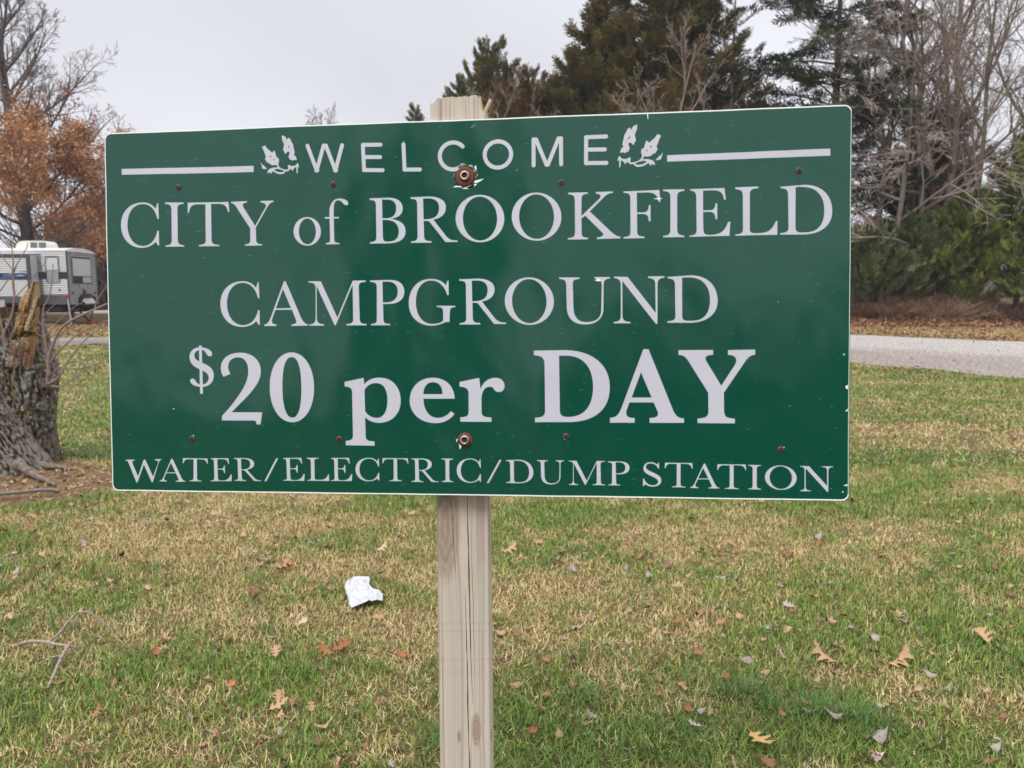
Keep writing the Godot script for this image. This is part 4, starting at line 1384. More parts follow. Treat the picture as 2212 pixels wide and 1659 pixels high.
func conifer(called: String, label: String, at: Vector3, tall: float, wide: float, o: Dictionary, seed_: int, group := "") -> Node3D:
	var r := RandomNumberGenerator.new()
	r.seed = seed_
	var root := thing(called, label, "tree", Vector3(at.x, height(at.x, at.z), at.z), group)
	var tb := MB.new()
	tb.col = o.bark
	var tp := PackedVector3Array()
	var tr := PackedFloat32Array()
	var sway := rv(r) * 0.02 * tall
	for k in 9:
		var u := k / 8.0
		tp.append(Vector3(sway.x * sin(u * 2.5), u * tall * 0.97 - 0.1 * (1 - u), sway.z * sin(u * 3.0)))
		tr.append(tall * 0.016 * (1.0 - u) + 0.015)
	tb.tube(tp, tr, 7)
	part("trunk", tb, M.bark_far, root)
	var lb := MB.new()
	var where := []
	var tint := PackedColorArray()
	var limbs: int = o.limbs
	for k in limbs:
		var u: float = lerpf(o.base, 0.99, pow((k + r.randf()) / limbs, o.get("pack", 0.9)))
		var az := k * 2.39996 + r.randf_range(-0.4, 0.4)
		var prof := pow(1.0 - (u - o.base) / (1.0 - o.base), o.power) * (0.55 + 0.45 * smooth(o.base, o.base + 0.12, u))
		var len: float = wide * (prof + 0.04) * r.randf_range(o.rag, 1.15)
		var out := Vector3(cos(az), 0, sin(az))
		var f := u * 8.0
		var ki := mini(int(f), 7)
		var q := tp[ki].lerp(tp[ki + 1], f - ki)
		var pts := PackedVector3Array()
		var rad := PackedFloat32Array()
		var ang: float = o.angle + r.randf_range(-0.2, 0.2) + o.get("tipup", 0.0) * u
		for j in 5:
			pts.append(q)
			rad.append(lerpf(0.012 + len * 0.012, 0.006, j / 4.0))
			q += (out * cos(ang) + Vector3.UP * sin(ang)) * len / 4.0 + rv(r) * len * 0.03
			ang += o.bend + r.randf_range(-0.05, 0.05)
		lb.col = o.bark
		lb.tube(pts, rad, 3)
		var count := int(o.dense * (0.35 + len))
		var tone := r.randf()
		for j in count:
			var w := pow(r.randf(), 0.6)
			var g := w * 4.0
			var gi := mini(int(g), 3)
			var c := pts[gi].lerp(pts[gi + 1], g - gi)
			var along := (pts[gi + 1] - pts[gi]).normalized()
			var side := along.cross(Vector3.UP).normalized() * r.randf_range(-1, 1) * len * 0.22 * (1.1 - w * 0.7)
			c += side + Vector3.UP * r.randf_range(-0.3, 0.3) * o.puff * len * 0.3
			var dir: Vector3 = (along + side.normalized() * r.randf_range(-0.2, 0.9) + Vector3.UP * (o.lift + r.randf_range(-0.35, 0.35)) + rv(r) * 0.3).normalized()
			var up := (Vector3.UP + rv(r) * 0.6).normalized()
			var zz: Vector3 = dir.cross(up).normalized()
			var s: float = o.size * r.randf_range(0.7, 1.35) * (0.6 + 0.4 * minf(1.0, len / wide * 2.0))
			where.append(Transform3D(Basis(dir * s, zz.cross(dir) * s, zz * s), c))
			var cc: Color = (o.dark as Color).lerp(o.light, r.randf() * 0.7 + tone * 0.3)
			if r.randf() < o.get("bronze", 0.0) * (0.4 + tone):
				cc = cc.lerp(Color(0.22, 0.125, 0.045), r.randf())
			tint.append(cc)
	part("limbs", lb, M.bark_far, root).set_meta("kind", "stuff")
	many("foliage", o.mesh, M.needle, where, tint, root)
	return root

# ------------------------------------------------------------------ litter
func build_litter() -> void:
	# a crumpled scrap of thin white plastic
	var outline := PackedVector2Array([Vector2(-0.706, -3.326), Vector2(-0.682, -3.338), Vector2(-0.633, -3.336), Vector2(-0.622, -3.29), Vector2(-0.613, -3.243), Vector2(-0.594, -3.181), Vector2(-0.563, -3.176), Vector2(-0.54, -3.141), Vector2(-0.534, -3.093), Vector2(-0.554, -3.088), Vector2(-0.594, -3.055), Vector2(-0.647, -3.018), Vector2(-0.663, -3.055), Vector2(-0.69, -3.132), Vector2(-0.714, -3.202), Vector2(-0.714, -3.253)])
	var pts := PackedVector2Array()
	for q in outline:
		pts.append(q)
	var r := RandomNumberGenerator.new()
	r.seed = 4
	for k in 900:
		var q := Vector2(r.randf_range(-0.72, -0.53), r.randf_range(-3.34, -3.015))
		if Geometry2D.is_point_in_polygon(q, outline):
			pts.append(q)
	var tris := Geometry2D.triangulate_delaunay(pts)
	var b := MB.new()
	var mid := Vector2(-0.635, -3.19)
	for q in pts:
		var e := q.distance_to(mid)
		var fold := absf(n2.get_noise_2d(q.x * 1500.0, q.y * 800.0)) * 0.045 + absf(n1.get_noise_2d(q.x * 3800.0 + 60.0, q.y * 3000.0)) * 0.02
		b.p(Vector3(q.x - mid.x, 0.016 + fold * 0.8 + 0.022 * exp(-e * e / 0.006), q.y - mid.y))
	for k in range(0, tris.size(), 3):
		var m := (pts[tris[k]] + pts[tris[k + 1]] + pts[tris[k + 2]]) / 3.0
		if not Geometry2D.is_point_in_polygon(m, outline):
			continue
		if (pts[tris[k + 1]] - pts[tris[k]]).cross(pts[tris[k + 2]] - pts[tris[k]]) < 0.0:
			b.tri(tris[k], tris[k + 2], tris[k + 1])
		else:
			b.tri(tris[k], tris[k + 1], tris[k + 2])
	var bm := mat(0.47, 0.48, 0.505, 0.35)
	bm.backlight_enabled = true
	bm.backlight = Color(0.35, 0.35, 0.37)
	var bag := part("plastic_scrap", b, bm, self)
	bag.position = Vector3(mid.x, height(mid.x, mid.y), mid.y + 0.05)
	tag(bag, "crumpled white plastic scrap lying on the lawn left of the post", "litter")
	# the forked grey twig
	var tw := thing("twig", "dead grey forked twig lying on the lawn, one arm arched", "twig", Vector3(-1.57, height(-1.57, -2.6), -2.6))
	var arms := [["stem", [-1.764, -2.623, 0.035, -1.719, -2.626, 0.045, -1.662, -2.617, 0.045, -1.62, -2.603, 0.045, -1.573, -2.592, 0.045, -1.55, -2.60, 0.035], 0.0075, 0.005], ["branch", [-1.66, -2.62, 0.045, -1.64, -2.655, 0.06, -1.62, -2.675, 0.09, -1.595, -2.70, 0.12, -1.55, -2.70, 0.12, -1.505, -2.70, 0.085, -1.48, -2.70, 0.065, -1.46, -2.69, 0.04], 0.0045, 0.0022],
		["branch", [-1.572, -2.594, 0.045, -1.555, -2.546, 0.05, -1.541, -2.502, 0.05, -1.528, -2.466, 0.05, -1.511, -2.412, 0.045, -1.504, -2.38, 0.035, -1.498, -2.346, 0.02], 0.0065, 0.0035], ["branch", [-1.541, -2.502, 0.05, -1.57, -2.496, 0.05, -1.612, -2.472, 0.035], 0.0045, 0.002]]
	for a in arms:
		var p := PackedVector3Array()
		for k in range(0, a[1].size(), 3):
			p.append(Vector3(a[1][k] + 1.57, a[1][k + 2], a[1][k + 1] + 2.6))
		p = smooth_path(p, 6)
		var rad := PackedFloat32Array()
		for k in p.size():
			p[k] += rv(r) * 0.0015
			rad.append(lerpf(a[2], a[3], float(k) / (p.size() - 1)) * r.randf_range(0.85, 1.15))
		var tb := MB.new()
		tb.col = Color(0.46, 0.385, 0.33)
		tb.tube(p, rad, 8, true)
		part(a[0], tb, M.bark, tw)
	# the long stick at the foot of the stump
	var st := MB.new()
	st.col = Color(0.30, 0.27, 0.23)
	var sp := smooth_path(PackedVector3Array([Vector3(-0.36, 0.025, 0.13), Vector3(-0.2, 0.03, 0.05), Vector3(0.0, 0.045, 0.02), Vector3(0.13, 0.045, -0.03), Vector3(0.2, 0.03, -0.06)]), 6)
	var sr := PackedFloat32Array()
	for k in sp.size():
		sr.append(0.011 * r.randf_range(0.85, 1.15))
	st.tube(sp, sr, 8, true)
	var stick := part("stick", st, M.bark, self)
	stick.position = Vector3(-3.04, height(-3.04, -4.66), -4.66)
	tag(stick, "long grey stick lying along the edge of the stump's bare patch", "stick")

# ------------------------------------------------------------------ the broken stump
func build_stump() -> void:
	var o := Vector3(-3.56, height(-3.56, -5.5), -5.5)
	var root := thing("tree_stump", "broken lichen covered tree stump with a splintered top and thin new shoots", "stump", o)
	bark_body("trunk", root, Vector3(0, -0.1, 0), 1.27, 0.0, Vector3.ZERO)
	bark_body("leaning_stem", root, Vector3(0.08, -0.1, 0.22), 1.0, 1.0, Vector3(-0.42, 0, 0.0))
	# torn, splintered heartwood standing above and down the front of the trunk
	var outline := PackedVector2Array([Vector2(-3.278, 1.360), Vector2(-3.262, 1.368), Vector2(-3.251, 1.353), Vector2(-3.249, 1.268), Vector2(-3.260, 1.168), Vector2(-3.285, 1.067), Vector2(-3.297, 0.966), Vector2(-3.320, 0.864), Vector2(-3.355, 0.732), Vector2(-3.381, 0.737), Vector2(-3.380, 0.813), Vector2(-3.437, 0.767), Vector2(-3.501, 0.788), Vector2(-3.469, 0.915), Vector2(-3.437, 0.991), Vector2(-3.417, 1.118), Vector2(-3.392, 1.218), Vector2(-3.372, 1.222), Vector2(-3.356, 1.268), Vector2(-3.342, 1.262), Vector2(-3.322, 1.318), Vector2(-3.30, 1.325)])
	var pts := PackedVector2Array()
	var r := RandomNumberGenerator.new()
	r.seed = 41
	var m := outline.size()
	for k in m:
		for j in 6:
			pts.append(outline[k].lerp(outline[(k + 1) % m], j / 6.0))
	for k in 7000:
		var q := Vector2(r.randf_range(-3.51, -3.24), r.randf_range(0.73, 1.37))
		if Geometry2D.is_point_in_polygon(q, outline):
			pts.append(q)
	var tris := Geometry2D.triangulate_delaunay(pts)
	var b := MB.new()
	var n_pts := pts.size()
	for side in 2:
		for q in pts:
			var along := q.x - (q.y - 1.0) * 0.33
			var ridge := absf(n2.get_noise_2d(along * 4200.0, q.y * 90.0)) * 0.03 + n3.get_noise_2d(along * 1500.0, q.y * 160.0) * 0.02
			var chunk := 0.02 * smooth(0.15, 0.3, n1.get_noise_2d(q.x * 1500.0, q.y * 700.0))
			var zl := 0.2
			for it in 4:
				var xl := q.x * (5.5 - zl) / 5.3 - o.x
				zl = sqrt(maxf(0.232 * 0.232 - xl * xl, 0.0004))
			var kk := (5.5 - zl) / 5.3
			var z := zl + ridge - chunk if side == 0 else zl - 0.035
			# thins out towards the ragged edge
			var low := smooth(1.02, 0.9, q.y)
			var gold := Color(0.40, 0.26, 0.125).lerp(Color(0.27, 0.15, 0.06), smooth(-0.1, 0.35, n2.get_noise_2d(along * 5000.0, q.y * 90.0 + 70.0)))
			gold = gold.lerp(Color(0.58, 0.48, 0.31), smooth(0.05, 0.35, n2.get_noise_2d(along * 4200.0 + 20.0, q.y * 130.0)))
			gold = gold.lerp(Color(0.08, 0.05, 0.03), smooth(0.12, 0.3, n2.get_noise_2d(along * 4600.0 + 320.0, q.y * 80.0)))
			var red := Color(0.23, 0.15, 0.115).lerp(Color(0.36, 0.30, 0.26), smooth(0.0, 0.35, n2.get_noise_2d(q.x * 900.0, q.y * 500.0)))
			red = red.lerp(Color(0.30, 0.17, 0.07), smooth(-3.36, -3.33, q.x) * 0.8)
			b.col = gold.lerp(red, low)
			if absf(q.y - 1.0 - 0.15 * (q.x + 3.36)) < 0.02 + 0.02 * n2.get_noise_2d(q.x * 2000.0, 0.0):
				b.col = b.col.lerp(Color(0.04, 0.03, 0.02), 0.7)
				z -= 0.012
			b.p(Vector3(q.x * kk - o.x, 1.3 + (q.y - 1.3) * kk - o.y, z))
	for k in range(0, tris.size(), 3):
		var mm := (pts[tris[k]] + pts[tris[k + 1]] + pts[tris[k + 2]]) / 3.0
		if not Geometry2D.is_point_in_polygon(mm, outline):
			continue
		var a := tris[k]
		var c := tris[k + 1]
		var d := tris[k + 2]
		if (pts[c] - pts[a]).cross(pts[d] - pts[a]) > 0.0:
			var sw := c
			c = d
			d = sw
		b.tri(a, c, d)
		b.tri(a + n_pts, d + n_pts, c + n_pts)
	var ne := m * 6
	for k in ne:
		var k2 := (k + 1) % ne
		b.quad(k, k + n_pts, k2 + n_pts, k2)
	part("splintered_wood", b, M.wood_raw, root)
	# roots
	for q in [[[Vector3(0.1, 0.08, 0.16), Vector3(0.2, 0.03, 0.2), Vector3(0.34, 0.01, 0.24), Vector3(0.48, -0.02, 0.2)], 0.042], [[Vector3(0.18, 0.06, 0.36), Vector3(0.3, 0.02, 0.42), Vector3(0.42, 0.0, 0.5), Vector3(0.58, -0.03, 0.6)], 0.04]]:
		var p := smooth_path(PackedVector3Array(q[0]), 8)
		var rad := PackedFloat32Array()
		for k in p.size():
			rad.append(lerpf(q[1], 0.008, float(k) / (p.size() - 1)) * (1.0 + 0.3 * n2.get_noise_1d(k * 70.0)))
			p[k] += rv(r) * 0.006
		var rb := MB.new()
		rb.col = Color(0.30, 0.25, 0.215)
		rb.tube(p, rad, 14, true)
		for k in rb.v.size():
			rb.v[k] += Vector3(1, 1, 1) * 0.014 * n1.get_noise_3dv(rb.v[k] * 2600.0)
		part("root", rb, M.bark, root)
	# shoots
	var shoots := [
		[0.0105, 0.004, [-3.204, 0.72, -3.204, 0.819, -3.181, 0.895, -3.145, 0.976, -3.099, 1.047, -3.035, 1.097, -2.952, 1.138, -2.858, 1.180, -2.775, 1.215, -2.68, 1.25]], [0.004, 0.0018, [-2.863, 1.180, -2.844, 1.238, -2.800, 1.298, -2.766, 1.353]],
		[0.0085, 0.0018, [-3.226, 0.66, -3.214, 0.75, -3.203, 0.819, -3.214, 0.925, -3.227, 1.027, -3.223, 1.118, -3.210, 1.198, -3.175, 1.253, -3.150, 1.328, -3.136, 1.418, -3.123, 1.492]], [0.003, 0.0012, [-3.227, 1.067, -3.188, 1.080, -3.148, 1.077, -3.103, 1.060]],
		[0.003, 0.0012, [-3.220, 1.128, -3.165, 1.183, -3.075, 1.253, -3.028, 1.278]], [0.0032, 0.0012, [-3.220, 0.986, -3.148, 1.067, -3.073, 1.138, -3.008, 1.193, -2.930, 1.233, -2.856, 1.283]], [0.003, 0.0015, [-3.231, 1.072, -3.261, 1.113]], [0.0025, 0.0012, [-3.225, 0.991, -3.259, 1.007, -3.282, 1.037]], [0.0022, 0.0012, [-3.213, 0.875, -3.252, 0.900]],
		[0.0055, 0.0026, [-3.20, 0.80, -3.131, 0.885, -3.055, 0.956, -2.980, 1.012, -2.876, 1.062, -2.762, 1.107]], [0.0068, 0.0026, [-3.225, 0.662, -3.154, 0.701, -3.115, 0.747, -3.075, 0.808, -3.025, 0.880, -2.964, 0.946, -2.884, 1.017, -2.763, 1.092]],
		[0.0055, 0.002, [-3.23, 0.652, -3.148, 0.644, -3.085, 0.673, -2.999, 0.732, -2.909, 0.785, -2.777, 0.859]], [0.0048, 0.0016, [-3.214, 0.70, -3.159, 0.767, -3.113, 0.778, -3.063, 0.757, -3.011, 0.706, -3.000, 0.639, -2.953, 0.583]], [0.0042, 0.0018, [-3.076, 0.803, -3.044, 0.821, -2.988, 0.821, -2.924, 0.793, -2.796, 0.719]],
		[0.0022, 0.0011, [-3.150, 0.686, -3.130, 0.747, -3.136, 0.813, -3.134, 0.915, -3.124, 0.986, -3.096, 1.022, -3.038, 1.057, -2.973, 1.118]], [0.0085, 0.002, [-3.50, 0.90, -3.493, 1.022, -3.455, 1.087, -3.415, 1.208, -3.405, 1.343, -3.407, 1.418, -3.396, 1.492, -3.398, 1.591, -3.402, 1.679]],
		[0.004, 0.0014, [-3.407, 1.318, -3.395, 1.436, -3.298, 1.584, -3.283, 1.629]], [0.006, 0.0018, [-3.50, 0.93, -3.497, 1.001, -3.513, 1.118, -3.515, 1.218, -3.518, 1.318]], [0.003, 0.0012, [-3.403, 1.266, -3.297, 1.369, -3.191, 1.488, -3.165, 1.531]], [0.0035, 0.0014, [-3.515, 1.288, -3.420, 1.403, -3.365, 1.477]], [0.003, 0.0014, [-3.407, 1.447, -3.457, 1.517, -3.488, 1.566]]]
	for s in shoots:
		var p := PackedVector3Array()
		var depth := 0.20 + r.randf_range(-0.01, 0.01)
		for k in range(0, s[2].size(), 2):
			p.append(Vector3(s[2][k] - o.x, s[2][k + 1] - o.y, depth))
		p = smooth_path(p, 5)
		var rad := PackedFloat32Array()
		for k in p.size():
			rad.append(1.25 * lerpf(s[0], s[1], float(k) / (p.size() - 1)))
			p[k] += rv(r) * 0.0018
		var sb := MB.new()
		sb.col = Color(0.24, 0.175, 0.15)
		sb.tube(p, rad, 6, true)
		# buds and short spurs
		if p.size() > 20:
			for k in range(6, p.size() - 1, 3):
				var d := (p[k] - p[k - 1]).cross(rv(r)).normalized()
				sb.tube(PackedVector3Array([p[k], p[k] + (d + (p[k] - p[k - 1]).normalized()) * r.randf_range(0.006, 0.03)]), PackedFloat32Array([0.0016, 0.0009]), 3)
		part("shoot", sb, M.shoot, root)

func bark_body(called: String, root: Node3D, base: Vector3, tall: float, kind: float, lean: Vector3) -> void:
	var seg := 170
	var rows := 150
	var b := MB.new()
	for k in rows + 1:
		var u := float(k) / rows
		for j in seg + 1:
			var a := TAU * j / seg
			var y := u * tall
			if kind == 0.0:
				y = u * (tall - 0.12 + 0.10 * n2.get_noise_2d(cos(a) * 90.0, sin(a) * 90.0) - 0.05 * cos(a))
			var cx := cos(a)
			var cz := sin(a)
			var rr := 0.0
			if kind == 0.0:
				rr = 0.21 + 0.05 * exp(-pow((y - 0.72) / 0.22, 2)) * maxf(0.0, cx) + 0.05 * exp(-y / 0.12) - 0.03 * smooth(0.8, 1.3, y)
			else:
				rr = 0.16 + 0.10 * exp(-y / 0.16) + 0.03 * cos(a * 3.0 + 1.0) * exp(-y / 0.3)
			# bark: long braided furrows
			var fx := cx * 300.0
			var fz := cz * 300.0
			var warp := n3.get_noise_3d(cx * 90.0, y * 260.0, cz * 90.0) * 0.6
			var f := n2.get_noise_3d(fx * 4.2 + warp * 190.0, y * 380.0, fz * 4.2 - warp * 190.0)
			var plates := 1.0 - absf(f) * 2.6
			var furrow := smooth(0.35, 0.95, plates)
			var fine := n1.get_noise_3d(fx * 5.0, y * 1500.0, fz * 5.0)
			rr += 0.010 - 0.026 * furrow + 0.012 * fine + 0.012 * n3.get_noise_3d(cx * 160.0, y * 200.0, cz * 160.0)
			var ridge := Color(0.20, 0.165, 0.125).lerp(Color(0.33, 0.285, 0.235), 0.5 + fine)
			var c := ridge.lerp(Color(0.065, 0.05, 0.04), furrow)
			if kind == 1.0:
				c = c.lerp(Color(0.40, 0.35, 0.31), 0.45 * (1.0 - furrow))
			var lich := smooth(0.08, 0.2, n1.get_noise_3d(cx * 420.0 + 40.0, y * 1300.0, cz * 420.0)) * smooth(0.2, 0.55, y) * (1.0 - furrow * 0.7)
			if kind == 0.0:
				c = c.lerp(Color(0.50, 0.52, 0.50), lich * 0.85)
				var must := smooth(0.22, 0.36, n1.get_noise_3d(cx * 330.0 - 90.0, y * 900.0 + 50.0, cz * 330.0))
				c = c.lerp(Color(0.30, 0.215, 0.05), must * 0.6)
			b.col = c
			b.p(base + lean * (y - 0.1) + Vector3(cx * rr, y, cz * rr))
	for k in rows:
		for j in seg:
			var a := k * (seg + 1) + j
			b.quad(a, a + 1, a + seg + 2, a + seg + 1)
	# sunken, rotten top
	b.col = Color(0.09, 0.06, 0.04)
	var mid := b.p(base + lean * tall + Vector3(0, tall - 0.3, 0))
	for j in seg:
		var a := rows * (seg + 1) + j
		b.tri(b.p(b.v[a]), b.p(b.v[a + 1]), mid)
	part(called, b, M.bark, root)

# ------------------------------------------------------------------ the camper
func siding(b: MB, o: Vector3, along: Vector3, length: float, y0: float, y1: float, out: Vector3) -> void:
	# lapped corrugated sheet: each strip swells out and tucks under the next
	var n := maxi(1, int(round((y1 - y0) / 0.085)))
	var step := (y1 - y0) / n
	var prof := [[0.0, 0.0], [0.45, 0.045], [0.6, 0.045]]
	var rows := []
	for k in n:
		for q in prof:
			rows.append([y0 + (k + q[0]) * step, q[1]])
	rows.append([y1, 0.0])
	for k in rows.size() - 1:
		var a: Vector3 = o + Vector3.UP * rows[k][0] + out * rows[k][1]
		var d: Vector3 = o + Vector3.UP * rows[k + 1][0] + out * rows[k + 1][1]
		b.face(a, d, d + along * length, a + along * length, a - out)

func rounded(w: float, h: float, r: float) -> PackedVector2Array:
	var out := PackedVector2Array()
	for q in [[w - r, h - r, 0.0], [r - w, h - r, PI / 2], [r - w, r - h, PI], [w - r, r - h, PI * 1.5]]:
		for k in 6:
			out.append(Vector2(q[0], q[1]) + Vector2.from_angle(q[2] + PI / 2 * k / 5) * r)
	return out

func camper_window(root: Node3D, o: Vector3, x: Vector3, out: Vector3, w: float, h: float, panes: Array) -> void:
	var b := MB.new()
	b.prism(rounded(w, h, 0.07), o, x, Vector3.UP, out * 0.03)
	var f := part("window", b, M.black, root)
	for q in panes:
		var pb := MB.new()
		pb.prism(rounded(q[2], q[3], 0.03), o + x * q[0] + Vector3.UP * q[1] + out * 0.03, x, Vector3.UP, out * 0.008)
		part("pane", pb, q[4], f)

func build_camper() -> void:
	var white := mat(0.62, 0.62, 0.64, 0.35)
	var dark := mat(0.05, 0.052, 0.058, 0.45)
	var mid := mat(0.13, 0.135, 0.15, 0.4)
	var grey := mat(0.36, 0.36, 0.375, 0.4)
	var root := thing("travel_trailer", "white corrugated travel trailer with dark stripe, slide-out room and covered spare wheel", "trailer", Vector3(-17.75, 0, -31))
	var X := Vector3.RIGHT
	var Z := Vector3.BACK
	var L := 8.2
	# core
	var core := MB.new()
	core.box(Vector3(-L / 2, 1.86, -1.06), Vector3(L / 2 - 0.01, 1.08, 1.04))
	part("body", core, mid, root)
	# siding in bands on the near side, and grey on the rear
	for q in [[0.77, 1.17, mid], [1.17, 1.79, white], [1.79, 2.07, dark], [2.07, 2.93, white]]:
		var b := MB.new()
		siding(b, Vector3(-L, 0, 0), X, L, q[0], q[1], Z)
		part("siding", b, q[2], root)
	var rb := MB.new()
	siding(rb, Vector3(0.005, 0, 0), -Z, 2.1, 0.77, 2.93, X)
	part("rear_siding", rb, grey, root)
	for z in [0.008, -2.1]:
		var tb := MB.new()
		tb.box(Vector3(0.012, 1.85, z), Vector3(0.02, 1.09, 0.02))
		part("corner_trim", tb, dark, root)
	# crowned roof with its white edge
	var roof := MB.new()
	var crown := PackedVector2Array()
	for k in 13:
		var u := k / 12.0
		crown.append(Vector2(lerpf(0.05, -2.15, u), 2.955 + 0.13 * sin(PI * u) - 0.04 * u))
	crown.append(Vector2(-2.15, 2.86))
	crown.append(Vector2(0.05, 2.90))
	roof.prism(crown, Vector3(-L - 0.03, 0, 0), Z, Vector3.UP, X * (L + 0.06))
	part("roof", roof, mat(0.66, 0.66, 0.64, 0.5), root)
	var belly := MB.new()
	belly.box(Vector3(-L / 2 - 0.1, 0.61, -1.05), Vector3(L / 2 - 0.2, 0.15, 0.95), Basis.IDENTITY, 0.05)
	part("underbelly", belly, mat(0.012, 0.012, 0.013, 0.7), root)
	# slide-out room
	var sl := MB.new()
	sl.box(Vector3(-3.0, 1.79, 0.25), Vector3(1.86, 0.94, 0.26))
	var slide := part("slide_out", sl, mat(0.46, 0.46, 0.49, 0.45), root)
	for q in [[0.86, 1.10, mid], [1.10, 1.75, white], [1.75, 2.0, dark], [2.0, 2.62, white]]:
		var b := MB.new()
		siding(b, Vector3(-4.86, 0, 0.512), X, 3.6, q[0], q[1], Z)
		part("siding", b, q[2], slide)
	var tr := MB.new()
	tr.box(Vector3(-1.2, 1.79, 0.53), Vector3(0.075, 0.95, 0.022))
	tr.box(Vector3(-3.06, 2.675, 0.53), Vector3(1.78, 0.065, 0.02))
	part("trim", tr, mat(0.055, 0.055, 0.065, 0.5), slide)
	var fl := MB.new()
	fl.box(Vector3(-1.06, 1.80, 0.02), Vector3(0.075, 0.99, 0.02))
	fl.box(Vector3(-3.1, 2.78, 0.02), Vector3(2.0, 0.035, 0.02))
	part("flange", fl, dark, root)
	for q in [[-2.35, 1.80, 0.42], [-1.88, 1.83, 0.5], [-1.72, 1.93, 0.3]]:
		var b := MB.new()
		b.prism(PackedVector2Array([Vector2(0, 0), Vector2(q[2], 0.04), Vector2(q[2] + 0.14, 0.17), Vector2(0.16, 0.15)]), Vector3(q[0], q[1], 0.53), X, Vector3.UP, Z * 0.012)
		part("blue_stripe", b, mat(0.01, 0.16, 0.52, 0.4), slide)
	for q in [[-2.2, 1.93], [-1.7, 1.9]]:
		var b := MB.new()
		b.prism(PackedVector2Array([Vector2(0, 0), Vector2(0.3, 0.025), Vector2(0.34, 0.07), Vector2(0.05, 0.035)]), Vector3(q[0], q[1], 0.543), X, Vector3.UP, Z * 0.006)
		part("white_stripe", b, mat(0.6, 0.62, 0.66, 0.4), slide)
	# windows
	var shade := mat(0.50, 0.545, 0.56, 0.15)
	var dim := mat(0.27, 0.285, 0.305, 0.15)
	var black := mat(0.05, 0.055, 0.06, 0.12)
	var pale := mat(0.52, 0.52, 0.52, 0.2)
	camper_window(root, Vector3(-0.56, 2.16, 0.012), X, Z, 0.285, 0.53, [[0.0, 0.235, 0.225, 0.245, shade], [0.0, -0.265, 0.225, 0.225, dim]])
	camper_window(root, Vector3(0.018, 2.15, -0.99), -Z, X, 0.73, 0.525, [[0.0, 0.13, 0.66, 0.345, pale], [-0.33, -0.37, 0.32, 0.115, black], [0.335, -0.37, 0.31, 0.115, mat(0.44, 0.46, 0.44, 0.15)]])
	var cap := MB.new()
	cap.lathe([[0.05, 0.0], [0.05, 0.03], [0.0, 0.035]], 14, Vector3(-0.337, 1.37, 0.012), Basis(X, PI / 2))
	part("water_inlet", cap, M.black, root)
	# lights
	for q in [[-0.22, 2.83], [-0.72, 2.86], [-0.9, 2.865], [-1.08, 2.865], [-1.45, 2.845], [-1.98, 2.80]]:
		var b := MB.new()
		b.box(Vector3(0.035, q[1], q[0]), Vector3(0.015, 0.022, 0.05), Basis.IDENTITY, 0.008)
		part("marker_light", b, M.red, root)
	for z in [-0.24, -1.9]:
		var b := MB.new()
		b.box(Vector3(0.035, 1.24, z), Vector3(0.018, 0.045, 0.1), Basis.IDENTITY, 0.01)
		part("tail_light", b, M.red, root)
	var side := MB.new()
	side.box(Vector3(-0.09, 1.07, 0.025), Vector3(0.07, 0.03, 0.014), Basis.IDENTITY, 0.008)
	side.box(Vector3(0.02, 1.07, 0.03), Vector3(0.02, 0.11, 0.012))
	part("side_reflector", side, M.red, root)
	# badge
	var em := MB.new()
	em.prism(PackedVector2Array([Vector2(-0.38, 0.1), Vector2(0.38, 0.1), Vector2(0.33, -0.03), Vector2(0.1, -0.11), Vector2(0, -0.14), Vector2(-0.1, -0.11), Vector2(-0.33, -0.03)]), Vector3(0.022, 1.5, -1.04), -Z, Vector3.UP, X * 0.012)
	var badge := part("badge", em, M.black, root)
	var tm := TextMesh.new()
	tm.text = "SALEM"
	var sf := SystemFont.new()
	sf.font_names = PackedStringArray(["Droid Sans"])
	sf.font_weight = 700
	tm.font = sf
	tm.font_size = 24
	tm.pixel_size = 0.0072
	tm.depth = 0.008
	var tx := MeshInstance3D.new()
	tx.name = "lettering"
	tx.mesh = tm
	tx.material_override = mat(0.5, 0.56, 0.64, 0.4)
	badge.add_child(tx)
	tx.transform = Transform3D(Basis(Vector3.UP, PI / 2), Vector3(0.038, 1.52, -1.04))
	# spare wheel under its cover, on an arm
	var sp := MB.new()
	sp.col = Color(0.022, 0.018, 0.02)
	sp.lathe([[0.30, 0.0], [0.355, 0.03], [0.365, 0.12], [0.35, 0.2], [0.30, 0.235], [0.15, 0.25], [0.0, 0.252]], 40, Vector3(0.16, 0.88, -0.98), Basis(Vector3.UP, -0.75) * Basis(Vector3.BACK, -PI / 2))
	var spare := part("spare_wheel_cover", sp, M.plain, root)
	var pk := MB.new()
	pk.prism(PackedVector2Array([Vector2(-0.24, 0.02), Vector2(-0.13, 0.13), Vector2(-0.07, 0.09), Vector2(-0.02, 0.15), Vector2(0.04, 0.09), Vector2(0.09, 0.14), Vector2(0.17, 0.11), Vector2(0.26, -0.02), Vector2(0.2, -0.1), Vector2(0.16, -0.05), Vector2(0.12, -0.12), Vector2(0.06, -0.05), Vector2(0.01, -0.12), Vector2(-0.03, -0.05), Vector2(-0.1, -0.13), Vector2(-0.14, -0.05)]), Vector3(0.16, 0.90, -0.98) + X.rotated(Vector3.UP, -0.75) * 0.236, -Z.rotated(Vector3.UP, -0.75), Vector3.UP, X.rotated(Vector3.UP, -0.75) * 0.03)
	part("emblem", pk, mat(0.6, 0.61, 0.63, 0.5), spare)
	var arm := MB.new()
	arm.box(Vector3(0.06, 1.28, -1.04), Vector3(0.05, 0.07, 0.05))
	arm.box(Vector3(0.1, 0.57, -1.05), Vector3(0.05, 0.05, 1.1), Basis.IDENTITY, 0.01)
	part("bumper", arm, M.black, root)
